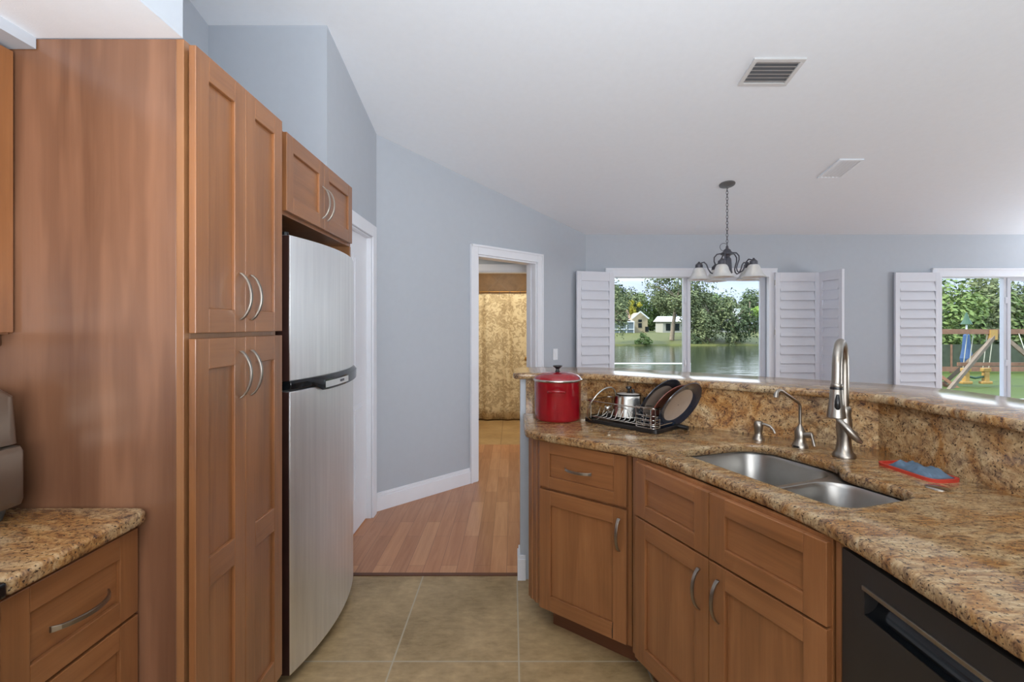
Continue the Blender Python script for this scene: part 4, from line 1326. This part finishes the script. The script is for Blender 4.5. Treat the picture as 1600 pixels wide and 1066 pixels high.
# glass lid leaning at the far end
gl = thing('glass_lid', 'clear glass pot lid with steel rim leaning at the left of the rack', 'pot lid')
mb = MB(); mb.lathe([(0.092, 0), (0.085, .006), (0.06, .016), (0.03, .022), (0.004, .024)], 40, cap=False); mb.build('glass', M['lid_glass'], gl, smooth=60)
mb = MB(); mb.tube([(0.093 * math.cos(a_ * math.pi / 20), 0.093 * math.sin(a_ * math.pi / 20), 0) for a_ in range(40)], .0038, 8, True); mb.build('rim', M['steel'], gl, smooth=60)
mb = MB(); mb.lathe([(0.006, .022), (0.006, .034), (0.016, .040), (0.014, .047)], 18); mb.build('knob', M['steel'], gl, smooth=45)
place_matrix(gl, orient(Vector((.432, 2.355, 1.000)), (0.60, -0.66, -0.44)))
# steel saucepan upside down
sp_ = thing('saucepan', 'steel saucepan drying upside down in the dish rack', 'saucepan', rp(.168, .140, .036), R(-20))
mb = MB(); mb.lathe([(0.086, 0), (0.084, .004), (0.074, .088), (0.068, .100), (0.05, .105), (0.004, .106)], 40, cap=False); mb.build('body', M['steel'], sp_, smooth=45)
mb = MB(); mb.tube([(0.086 * math.cos(a_ * math.pi / 20), 0.086 * math.sin(a_ * math.pi / 20), .002) for a_ in range(40)], .003, 8, True); mb.build('rim', M['steel'], sp_, smooth=60)
mb = MB(); mb.tube([(.07, .02, .06), (.095, .03, .062), (.12, .038, .058), (.15, .045, .05)], [.007, .010, .012, .009], 10); mb.build('grip', M['black_plastic'], sp_, smooth=60)
# black lid knob and black strainer
bk = thing('kitchen_utensil', 'black plastic utensil standing between saucepan and plates in the rack', 'utensil', rp(.222, .170, .03))
mb = MB(); mb.lathe([(0.004, 0), (0.03, .008), (0.04, .03), (0.038, .032), (0.028, .014), (0.004, .006)], 24, Matrix.Translation((0, 0, .05)) @ Matrix.Rotation(R(60), 4, 'X')); mb.build('bowl', M['black_plastic'], bk, smooth=50)
mb = MB(); mb.tube([(0, -.02, .0), (-.02, -.01, .06), (-.04, 0.0, .115), (-.045, 0.0, .135)], [.006, .007, .009, .007], 10); mb.build('shaft', M['black_plastic'], bk, smooth=50)
lk = thing('steel_lid', 'small steel lid with black knob resting on the upturned saucepan', 'pot lid', rp(.168, .140, .142))
mb = MB(); mb.lathe([(0.062, 0), (0.058, .004), (0.03, .009), (0.003, .011)], 30); mb.build('dome', M['steel'], lk, smooth=50)
mb = MB(); mb.lathe([(0.006, .010), (0.006, .018), (0.015, .026), (0.014, .034), (0.006, .036)], 18); mb.build('knob', M['black_plastic'], lk, smooth=50)

# ------------------------------------------------------------------ chandelier
CX, CY = 1.916, 4.36
ch = thing('chandelier', 'dark bronze five-arm chandelier with white bell shades', 'chandelier', (CX, CY, 0))
mb = MB(); mb.lathe([(0.068, 0.0), (0.066, -.008), (0.045, -.018), (0.012, -.026), (0.008, -.04)], 30, Matrix.Translation((0, 0, zc(CY))) @ Matrix.Rotation(tilt, 4, 'X')); mb.build('canopy', M['canopy_grey'], ch, smooth=45)
mb = MB()
z = zc(CY) - .035; i = 0
while z > 2.075:
    pts = []
    for k in range(12):
        a_ = 2 * math.pi * k / 12
        q = (0.0085 * math.cos(a_), 0.0, 0.017 * math.sin(a_))
        pts.append((q[0], 0, z - .014 + q[2]) if i % 2 else (0, q[0], z - .014 + q[2]))
    mb.tube(pts, .0022, 6, True); z -= .027; i += 1
mb.build('chain', M['bronze'], ch, smooth=60)
mb = MB(); pts = [(0.0, 0.004, 2.1)] + [(-.028 + .034 * math.cos(R(60 + 24 * k)), 0.006, 2.075 + .034 * math.sin(R(60 + 24 * k))) for k in range(13)]
mb.tube(pts, .0022, 6); mb.build('cord', M['bronze'], ch, smooth=60)
mb = MB(); mb.lathe([(0.006, 2.085), (0.012, 2.075), (0.012, 2.062), (0.03, 2.048), (0.034, 2.035), (0.058, 2.018), (0.056, 2.008), (0.03, 2.0), (0.022, 1.985), (0.034, 1.968), (0.038, 1.92), (0.040, 1.86), (0.046, 1.845), (0.03, 1.832), (0.01, 1.822)], 26); mb.build('hub', M['bronze'], ch, smooth=40)
for k in range(5):
    a_ = R(20 + 72 * k); ca, sa = math.cos(a_), math.sin(a_)
    prof = [(0.03, 2.005), (0.055, 2.018), (0.085, 2.012), (0.107, 1.985), (0.108, 1.950), (0.094, 1.912), (0.085, 1.880), (0.092, 1.852), (0.112, 1.838), (0.138, 1.850), (0.158, 1.884), (0.172, 1.925), (0.192, 1.946), (0.214, 1.940), (0.226, 1.925)]
    mb = MB(); mb.tube([(r * ca, r * sa, z) for r, z in prof], .0058, 8); mb.build('arm', M['bronze'], ch, smooth=60)
    T = Matrix.Translation((0.235 * ca, 0.235 * sa, 0))
    mb = MB(); mb.lathe([(0.006, 1.952), (0.010, 1.945), (0.016, 1.938), (0.031, 1.925), (0.033, 1.898), (0.031, 1.893)], 20, T); mb.build('socket_cup', M['bronze'], ch, smooth=40)
    mb = MB(); mb.lathe([(0.030, 1.897), (0.042, 1.890), (0.052, 1.872), (0.060, 1.845), (0.075, 1.815), (0.096, 1.795), (0.100, 1.789), (0.096, 1.789), (0.073, 1.812), (0.057, 1.845), (0.049, 1.872), (0.040, 1.886), (0.030, 1.892)], 30, T, cap=False)
    s_ = mb.build('shade', M['shade'], ch, smooth=60)
    mb = MB(); mb.lathe([(0.004, 1.80), (0.016, 1.806), (0.023, 1.822), (0.018, 1.845), (0.012, 1.862), (0.012, 1.89)], 16, T); mb.build('bulb', M['bulb'], s_, smooth=60)

# ------------------------------------------------------------------ shower curtain
rd = thing('curtain_rod', 'bronze shower curtain rod across the bathroom', 'curtain rod', (0, 7.08, 1.86))
mb = MB(); mb.tube([(-1.195, 0, 0), (0.795, 0, 0)], .011, 12); mb.build('bar', M['rod'], rd, smooth=60)
for x in (-1.19, 0.79):
    mb = MB(); mb.lathe([(0.03, -.006), (0.03, .006)], 16, Matrix.Translation((x, 0, 0)) @ Matrix.Rotation(R(90), 4, 'Y')); mb.build('flange', M['rod'], rd)
cu = thing('shower_curtain', 'tan shower curtain with brown floral pattern seen through the doorway', 'curtain', (0, 7.08, 0))
mb = MB(); nx_, nz_ = 140, 12
vs = []
for j in range(nz_ + 1):
    for i in range(nx_ + 1):
        x = -1.12 + 1.86 * i / nx_; zz = 0.02 + 1.81 * j / nz_
        vs.append((x, 0.022 * math.sin(x * 24) + 0.012 * math.sin(x * 41 + 1) + .01 * math.sin(zz * 2 + x * 3), zz))
mb.add(vs, [(j * (nx_ + 1) + i, j * (nx_ + 1) + i + 1, (j + 1) * (nx_ + 1) + i + 1, (j + 1) * (nx_ + 1) + i) for j in range(nz_) for i in range(nx_)])
o = mb.build('cloth', M['curtain'], cu, smooth=80)
sm = o.modifiers.new('thickness', 'SOLIDIFY'); sm.thickness = .003
for i in range(13):
    x = -1.08 + i * 0.15
    mb = MB(); mb.tube([(x, .019 * math.cos(R(30 * k)), 1.848 + .026 * math.sin(R(30 * k))) for k in range(12)], .003, 6, True); mb.build('hook', M['bronze'], cu, smooth=60)

# ------------------------------------------------------------------ outdoors
def lerp(a, b, t): return a + (b - a) * max(0, min(1, t))
def ground(x, y):
    near = lerp(-0.3, -1.17, (y - 7) / 13)
    if y > 20: near = lerp(-1.17, -1.5, (y - 20) / 10)
    land = near
    if y > 40: land = lerp(-1.5, -0.4, (y - 40) / 30)
    # lake basin
    f = min(1, max(0, (y - 22) / 3)) * min(1, max(0, (80 - y) / 2.5)) * min(1, max(0, (0.70 * y - 1.0 - x) / 3))
    far = lerp(-2.05, -0.15, (y - 78) / 14)
    if y > 74 and x < 0.70 * y + 2: land = far
    return lerp(land, -3.2, f)
mb = MB()
ys = [5.62, 7] + [7 + 1.5 * i for i in range(1, 14)] + [28 + 2.0 * i for i in range(0, 36)] + [110, 130, 170, 240]
ys = sorted(set(ys)); xs_ = [-30 + 3.0 * i for i in range(0, 60)]
vs = [(x, y, ground(x, y)) for y in ys for x in xs_]
nX = len(xs_)
fs = [(j * nX + i, j * nX + i + 1, (j + 1) * nX + i + 1, (j + 1) * nX + i) for j in range(len(ys) - 1) for i in range(nX - 1)]
b_ = len(mb.v); mb.add(vs, fs)
for k, f in enumerate(mb.f):
    if min(vs[i][1] for i in f) > 70: mb.mi[k] = 1
gr = mb.build('ground_outside', [M['grass'], M['bank']])
struct(gr, 'green lawn and lake bank outside the windows', 'ground')
mb = MB(); mb.prism([(-40, 20), (62, 20), (62, 86), (-40, 86)], -2.1, -2.0)
tag(mb.build('lake', M['water']), 'dark rippled lake behind the house', 'lake', kind='structure')

def tree_mesh(seed, nblob, nleaf, rad, leaf, flat=0.75, droop=0.0):
    rnd = random.Random(seed)
    mb = MB()
    blobs = []
    for i in range(nblob):
        while True:
            p = Vector((rnd.uniform(-1, 1), rnd.uniform(-1, 1), rnd.uniform(-1, 1)))
            if 0.25 < p.length < 1: break
        blobs.append((Vector((p.x * rad, p.y * rad, p.z * rad * flat)), rad * rnd.uniform(.22, .42)))
    vs = []; fs = []
    for i in range(nleaf):
        c, r = blobs[i % nblob]
        d_ = Vector((rnd.gauss(0, 1), rnd.gauss(0, 1), rnd.gauss(0, 1))).normalized()
        q = c + d_ * r * rnd.uniform(.55, 1.05)
        q.z -= droop * rnd.random() ** 3 * rad
        n = (d_ + Vector((rnd.uniform(-.9, .9), rnd.uniform(-.9, .9), rnd.uniform(-.2, 1)))).normalized()
        s = n.cross(Vector((rnd.random(), rnd.random(), rnd.random()))).normalized(); t_ = n.cross(s)
        l = leaf * rnd.uniform(.6, 1.4)
        b = len(vs)
        vs += [q - s * l * .5, q + t_ * l * .28, q + s * l * .5, q - t_ * l * .28]
        fs.append((b, b + 1, b + 2, b + 3))
    mb.add(vs, fs)
    return mb
def trunk_mesh(h, r, lean, rad, seed):
    rnd = random.Random(seed); mb = MB()
    top = Vector((lean, 0, h)); pts = [Vector((0, 0, 0)), Vector((lean * .25, 0, h * .35)), Vector((lean * .6, .1, h * .7)), top]
    mb.tube(pts, [r * 1.3, r, r * .8, r * .5], 9)
    for k in range(5):
        a_ = rnd.uniform(0, 6.28); s = pts[2].lerp(top, rnd.random())
        e_ = s + Vector((math.cos(a_) * rad * .8, math.sin(a_) * rad * .8, rad * rnd.uniform(.1, .7)))
        mb.tube([s, s.lerp(e_, .5) + Vector((0, 0, rad * .08)), e_], [r * .45, r * .3, r * .12], 6)
    return mb
def tree(name, label, x, y, height, rad, leafmat, seed, leaf=0.45, n=2600, blobs=22, flat=.8, lean=0.0, trunk_r=.22, group=None, droop=0.0):
    z0 = ground(x, y)
    t = thing(name, label, 'tree', (x, y, z0), random.Random(seed).uniform(-.4, .4), group)
    cz = height - rad * flat
    trunk_mesh(max(1.0, cz), trunk_r, lean, rad, seed).build('trunk', M['bark'], t, smooth=60)
    f = tree_mesh(seed, blobs, n, rad, leaf, flat, droop).build('foliage', M[leafmat], t, loc=(lean, 0, cz), recalc=False)
    return t
G1 = 'trees on the far lake bank'
tree('oak_tree', 'leaning oak with grey trunk in front of the far houses', 27.4, 84, 12.6, 5.0, 'leaf_olive', 11, .42, 6400, 34, .85, 1.2, .32, G1)
tree('willow_tree', 'loose drooping tree at the left edge of the lake window', 16.4, 79, 11.2, 3.0, 'leaf_olive', 12, .36, 3200, 24, 1.35, 0, .2, G1, droop=.8)
tree('tree', 'big olive tree filling the middle of the right lake pane', 33.2, 83, 9.8, 4.6, 'leaf_olive', 13, .42, 6000, 34, .95, 0, .3, G1, droop=.5)
tree('tree', 'low dark tree at the water behind the chandelier shade', 37.2, 82, 7.6, 3.6, 'leaf_dark', 14, .40, 3600, 26, .9, 0, .25, G1, droop=.5)
tree('palm_tree', 'light green bushy palm right of the utility pole', 49.5, 100, 5.0, 2.1, 'leaf_lime', 15, .4, 1300, 12, .7, 0, .14, G1)
tree('lamp_reflection_tree', 'yellow tree shape standing in for lamp reflections on the lake window', 25.8, 104, 6.6, 2.3, 'lamp_reflection_yellow', 16, .4, 1300, 12, .8, 0, .14, G1)  # added foliage in place of lamp reflections on the window pane
G2 = 'tall trees behind the far houses'
bgx = [24.0, 29.6, 35.2, 41.0, 47.0, 53.0, 59.0, 65.0]
bgh = [10.8, 9.0, 9.2, 10.6, 9.6, 9.0, 8.6, 8.4]
lbl = ['tall background tree above the white screen enclosure', 'tall background tree above the beige gable', 'tall background tree above the pale metal roof', 'tallest dark background tree left in the right lake pane',
       'dark background tree above the middle of the right lake pane', 'background tree left of the white chimney', 'background tree right of the white chimney', 'last background tree at the right edge of the lake window']
for i in range(8):
    tree('tree', lbl[i], bgx[i], 124 + (i % 3) * 3, bgh[i] + 1.2, 5.2, ('leaf_dark', 'leaf_olive', 'leaf_green')[i % 3], 30 + i, .62, 5200, 30, 1.0, 0, .3, G2)
# reeds and bushes at the water
for i, (x, y, r_, mt, lb) in enumerate(((21.5, 80.5, 1.5, 'leaf_green', 'green bush on the bank under the left pane trees'), (36.0, 80, 1.3, 'leaf_olive', 'olive bush at the water in the right pane'), (47.5, 84, 1.6, 'bank', 'dry yellow bush on the right end of the bank'), (30.0, 81, 1.2, 'leaf_dark', 'dark bush at the water behind the window mullion'))):
    t = thing('bush', lb, 'bush', (x, y, ground(x, y) - .2), 0, 'bushes at the water')
    tree_mesh(60 + i, 10, 900, r_, .3, .7).build('foliage', M[mt], t, loc=(0, 0, r_ * .6), recalc=False)

# houses across the lake
h = thing('house', 'beige gabled house with white screen enclosure across the lake', 'house', (23.6, 96, ground(23.6, 96)), 0)
mb = MB()
mb.box(0, 3.0, 0, 5, 0, 2.9)
mb.add([(0, 0, 2.9), (3.0, 0, 2.9), (1.5, 0, 4.0), (0, 5, 2.9), (3.0, 5, 2.9), (1.5, 5, 4.0)], [(0, 1, 2), (3, 5, 4), (0, 2, 5, 3), (1, 4, 5, 2), (0, 3, 4, 1)])
mb.box(-4.5, 0, 2, 6, 0, 2.5); mb.build('walls', M['stucco'], h)
mb = MB(); mb.obox((-.2, -.3, 2.75), (1.5, -.3, 4.15), .15, .22); mb.obox((1.5, -.3, 4.15), (3.2, -.3, 2.75), .15, .22); mb.build('gable_trim', M['white_out'], h)
mb = MB()
mb.add([(-5, 1.5, 2.5), (0.2, 1.5, 2.5), (0.2, 4.5, 4.6), (-4, 4.5, 4.6), (-5, 7, 2.5), (0.2, 7, 2.5)], [(0, 1, 2, 3), (3, 2, 5, 4), (0, 3, 4), (1, 5, 2), (0, 4, 5, 1)]); mb.build('roof', M['roof_brown'], h)
for (xa, za, zb) in ((1.15, 1.0, 1.9), (1.15, 2.1, 2.6), (2.5, .2, 1.2)):
    mb = MB(); mb.box(xa, xa + .7, -.05, .05, za, zb); mb.build('window', M['dark_glass'], h)
mb = MB(); mb.box(-7.2, -.2, -2, 1.9, 0.05, 2.1); mb.build('screen_room', M['screen'], h)
mb = MB()
for i in range(6):
    x = -7.2 + 1.4 * i; mb.obox((x, -2.05, 0), (x, -2.05, 2.2), .12, .12, up=(0, 1, 0))
mb.box(-7.3, -.1, -2.12, -2.0, 2.05, 2.25); mb.box(-7.3, -.1, -2.12, -2.0, .65, .78); mb.obox((-3, -2, 3.4), (-.2, -2, 2.2), .12, .12)
mb.build('screen_frame', M['white_out'], h)
h = thing('house', 'grey house with pale metal roof right of the leaning oak', 'house', (30.2, 98, ground(30, 98)), 0)
mb = MB(); mb.box(0, 6, 0, 5, 0, 2.3); mb.build('walls', M['stucco_grey'], h)
mb = MB(); mb.add([(-.4, -.5, 2.2), (6.4, -.5, 2.2), (6.4, 2.5, 3.3), (-.4, 2.5, 3.3), (-.4, 5.5, 2.2), (6.4, 5.5, 2.2)], [(0, 1, 2, 3), (3, 2, 5, 4), (0, 3, 4), (1, 5, 2), (0, 4, 5, 1)]); mb.build('roof', M['roof_white'], h)
for i in range(3):
    mb = MB(); mb.box(.6 + 1.8 * i, 1.5 + 1.8 * i, -.05, .05, .4, 1.8); mb.build('window', M['dark_glass'], h)
h = thing('house', 'grey roofed house with white chimney in the right lake pane', 'house', (42.2, 100, ground(43, 100)), 0)
mb = MB(); mb.box(0, 6, 0, 5, 0, 2.0); mb.build('walls', M['stucco_grey'], h)
mb = MB(); mb.add([(-.4, -.5, 2.0), (6.4, -.5, 2.0), (4.6, 2.5, 3.4), (1.4, 2.5, 3.4), (-.4, 5.5, 2.0), (6.4, 5.5, 2.0)], [(0, 1, 2, 3), (3, 2, 5, 4), (0, 3, 4), (1, 5, 2), (0, 4, 5, 1)]); mb.build('roof', M['roof_grey'], h)
mb = MB(); mb.box(3.9, 4.9, 1.2, 2.2, 2.2, 4.9); mb.build('chimney', M['white_out'], h)
mb = MB(); mb.box(3.8, 5.0, 1.1, 2.3, 4.75, 4.95); mb.build('chimney_cap', M['white_out'], h)
mb = MB(); mb.box(.6, 2.0, -.05, .05, .4, 1.6); mb.build('window', M['dark_glass'], h)
mb = MB(); mb.tube([(0, 0, 0), (0, 0, 6.2)], [.16, .12], 8)
o = mb.build('utility_pole', M['lumber_grey'], smooth=60, loc=(47.6, 98, ground(47.6, 98))); tag(o, 'bare wooden utility pole beyond the lake', 'pole')

# pale concrete patio under the windows
M['concrete'] = plain('pale_concrete', srgb(214, 212, 206), 0.85, 0, 0.04, nscale=4, bumpy=0.1)
mb = MB(); mb.box(-1.0, 9.5, 5.63, 9.4, -0.32, -0.12)
struct(mb.build('floor_patio', M['concrete'], bevel=.01), 'pale concrete patio outside below the windows', 'patio')
# white rail in the yard just outside the lake window
yr = thing('yard_rail', 'white pipe rail in the yard below the lake window', 'railing', (0, 12, 0))
g0 = ground(4, 12)
mb = MB(); mb.tube([(1.0, 0, .43), (4.38, 0, .43)], .022, 8); mb.build('top_rail', M['white_out'], yr, smooth=60)
for x in (1.3, 4.36):
    mb = MB(); mb.tube([(x, 0, g0), (x, 0, .45)], .022, 8); mb.build('post', M['white_out'], yr, smooth=60)

# swing set
gz = ground(18, 20)
sw = thing('swing_set', 'redwood swing set beam on braced legs in the right window', 'swing set', (18.0, 20.0, gz), 0)
mb = MB(); mb.obox((-1.5, 0, 2.28), (3.2, 0, 2.28), .12, .2); mb.build('beam', M['lumber'], sw)
for a_, b_ in (((1.75, 0, 2.15), (-1.06, -1.0, 0.0)), ((1.85, 0, 2.15), (.9, 1.4, .0)), ((2.0, 0, 2.15), (4.0, -.6, .0))):
    mb = MB(); mb.obox(a_, b_, .11, .14); mb.build('leg', M['lumber_grey'], sw)
mb = MB(); mb.obox((.2, -.0, .95), (3.6, 0.0, .95), .06, .14); mb.build('crossbar', M['lumber'], sw)
mb = MB(); mb.box(1.45, 1.75, -.1, .1, 1.95, 2.35); mb.build('bracket', M['toy_yellow'], sw)
pl = thing('play_fort', 'wooden play fort with dark canvas roof at the left of the swing beam', 'play fort', (15.6, 20.6, gz), 0)
for x in (0, 1.4):
    for y in (0, 1.2):
        mb = MB(); mb.box(x - .06, x + .06, y - .06, y + .06, 0, 2.5); mb.build('post', M['lumber'], pl)
mb = MB(); mb.add([(-.4, -.3, 2.3), (2.4, -.3, 2.25), (2.4, 1.5, 2.25), (-.4, 1.5, 2.3), (.2, -.3, 3.4), (.2, 1.5, 3.4)], [(0, 1, 4), (3, 5, 2), (1, 2, 5, 4), (0, 4, 5, 3), (0, 3, 2, 1)]); mb.build('roof', M['canvas'], pl)
mb = MB(); mb.box(-.1, 1.5, -.1, 1.3, .95, 1.05); mb.build('deck', M['lumber_grey'], pl)
mb = MB(); mb.obox((1.3, -.3, 1.05), (2.35, -.9, 0), .1, .12); mb.obox((1.3, .2, 1.05), (2.35, -.4, 0), .1, .12)
for i in range(5):
    t_ = (i + .5) / 5; mb.obox((1.3 + 1.05 * t_, -.35 - .6 * t_, 1.05 - 1.05 * t_), (1.3 + 1.05 * t_, .25 - .6 * t_, 1.05 - 1.05 * t_), .08, .04)
mb.build('ladder', M['lumber'], pl)
mb = MB(); mb.obox((1.55, -.35, 1.75), (.9, -.35, 1.6), .06, .06); mb.obox((1.5, -.4, 1.75), (1.55, -.5, .55), .07, .07); mb.obox((1.75, -.4, .9), (1.5, -.5, .7), .06, .06); mb.build('grab_rail', M['toy_red'], pl)
gd = thing('glider_swing', 'yellow glider swing with green seat hanging from the beam', 'swing', (18.72, 20.2, gz), 0)
for x in (0, .82):
    mb = MB(); mb.box(x - .16, x + .16, -.1, .1, .62, .78); mb.box(x - .10, x + .10, -.09, .09, .2, .62); mb.box(x - .22, x + .22, -.1, .1, .12, .24); mb.build('rider_back', M['toy_yellow'], gd, bevel=.03)
    mb = MB(); mb.tube([(x + .12, -.2, 2.2), (x + .12, .0, .7)], .015, 6); mb.tube([(x - .12, -.2, 2.2), (x - .12, .0, .7)], .015, 6); mb.build('hanger', M['chain'], gd)
mb = MB(); mb.tube([(0.1, 0, .42), (.4, 0, .36), (.74, 0, .42)], .045, 8); mb.build('seat', M['toy_green'], gd)
bs = thing('belt_swing', 'blue belt swing seat seen in the rightmost pane', 'swing', (20.9, 19.4, gz), 0)
mb = MB(); mb.obox((-.35, 0, .75), (1.1, 0, .72), .2, .08); mb.build('seat', M['toy_blue'], bs)
for x in (-.3, .5):
    mb = MB(); mb.tube([(x, .5, 2.2), (x, 0, .74)], .014, 6); mb.build('chain', M['chain'], bs)
um = thing('patio_umbrella', 'closed blue patio umbrella on a white pole behind the swing beam', 'umbrella', (20.7, 22.3, ground(20, 22)), 0)
mb = MB(); mb.tube([(0, 0, 0), (0, 0, 2.9)], .035, 8); mb.build('pole', M['white_out'], um)
mb = MB(); mb.lathe([(0.20, .85), (0.24, 1.1), (0.17, 1.5), (0.12, 2.15), (0.05, 2.25)], 12); mb.build('canopy', M['toy_blue'], um)
mb = MB(); mb.lathe([(0.22, 2.65), (0.12, 2.85), (0.02, 3.2)], 10); mb.build('cap', M['toy_green'], um)
mb = MB()
for i in range(7):
    mb.box(24 + 3.0 * i - .06, 24 + 3.0 * i + .06, 28.95, 29.05, ground(28, 29), ground(28, 29) + 1.6)
fnp = thing('netting_fence', 'dark green netting fence behind the swing set', 'fence', (0, 0, 0))
for i in range(7):
    mb = MB(); x = 23 + 3.0 * i; mb.box(x - .05, x + .05, 28.95, 29.05, ground(x, 29), ground(x, 29) + 1.7); mb.build('post', M['lumber'], fnp)
mb = MB(); mb.box(23, 41, 28.98, 29.0, ground(30, 29) + .35, ground(30, 29) + 1.7); mb.build('net', M['net'], fnp)
mb = MB(); mb.box(23, 41, 28.92, 28.97, ground(30, 29) + .1, ground(30, 29) + .38); mb.build('base_board', M['lumber'], fnp)
G3 = 'trees behind the netting fence'
for i, (x, y, hh, mt, lb) in enumerate(((30.2, 36, 6.0, 'leaf_green', 'leafy tree left in the swing set window'), (35.4, 38, 7.0, 'leaf_olive', 'tall olive tree in the middle of the swing set window'), (39.6, 36, 6.6, 'leaf_green', 'leafy tree behind the right mullion of the swing set window'), (34.0, 44, 7.6, 'leaf_dark', 'dark tree standing behind the leafy trees of the swing set window'), (44.0, 40, 7.0, 'leaf_dark', 'dark tree at the right end of the netting fence'))):
    tree('tree', lb, x, y, hh, 3.6, mt, 80 + i, .32, 8500, 38, .85, 0, .25, G3, droop=.9)

# unseen roof slab, added to keep sun and sky out of the shell
mb = MB(); mb.box(-1.95, 7.9, -3.8, 6.1, 4.2, 4.3)
struct(mb.build('ceiling_sky_block', M['roof_grey']), 'unseen roof slab added above the ceiling to block the sky', 'roof')
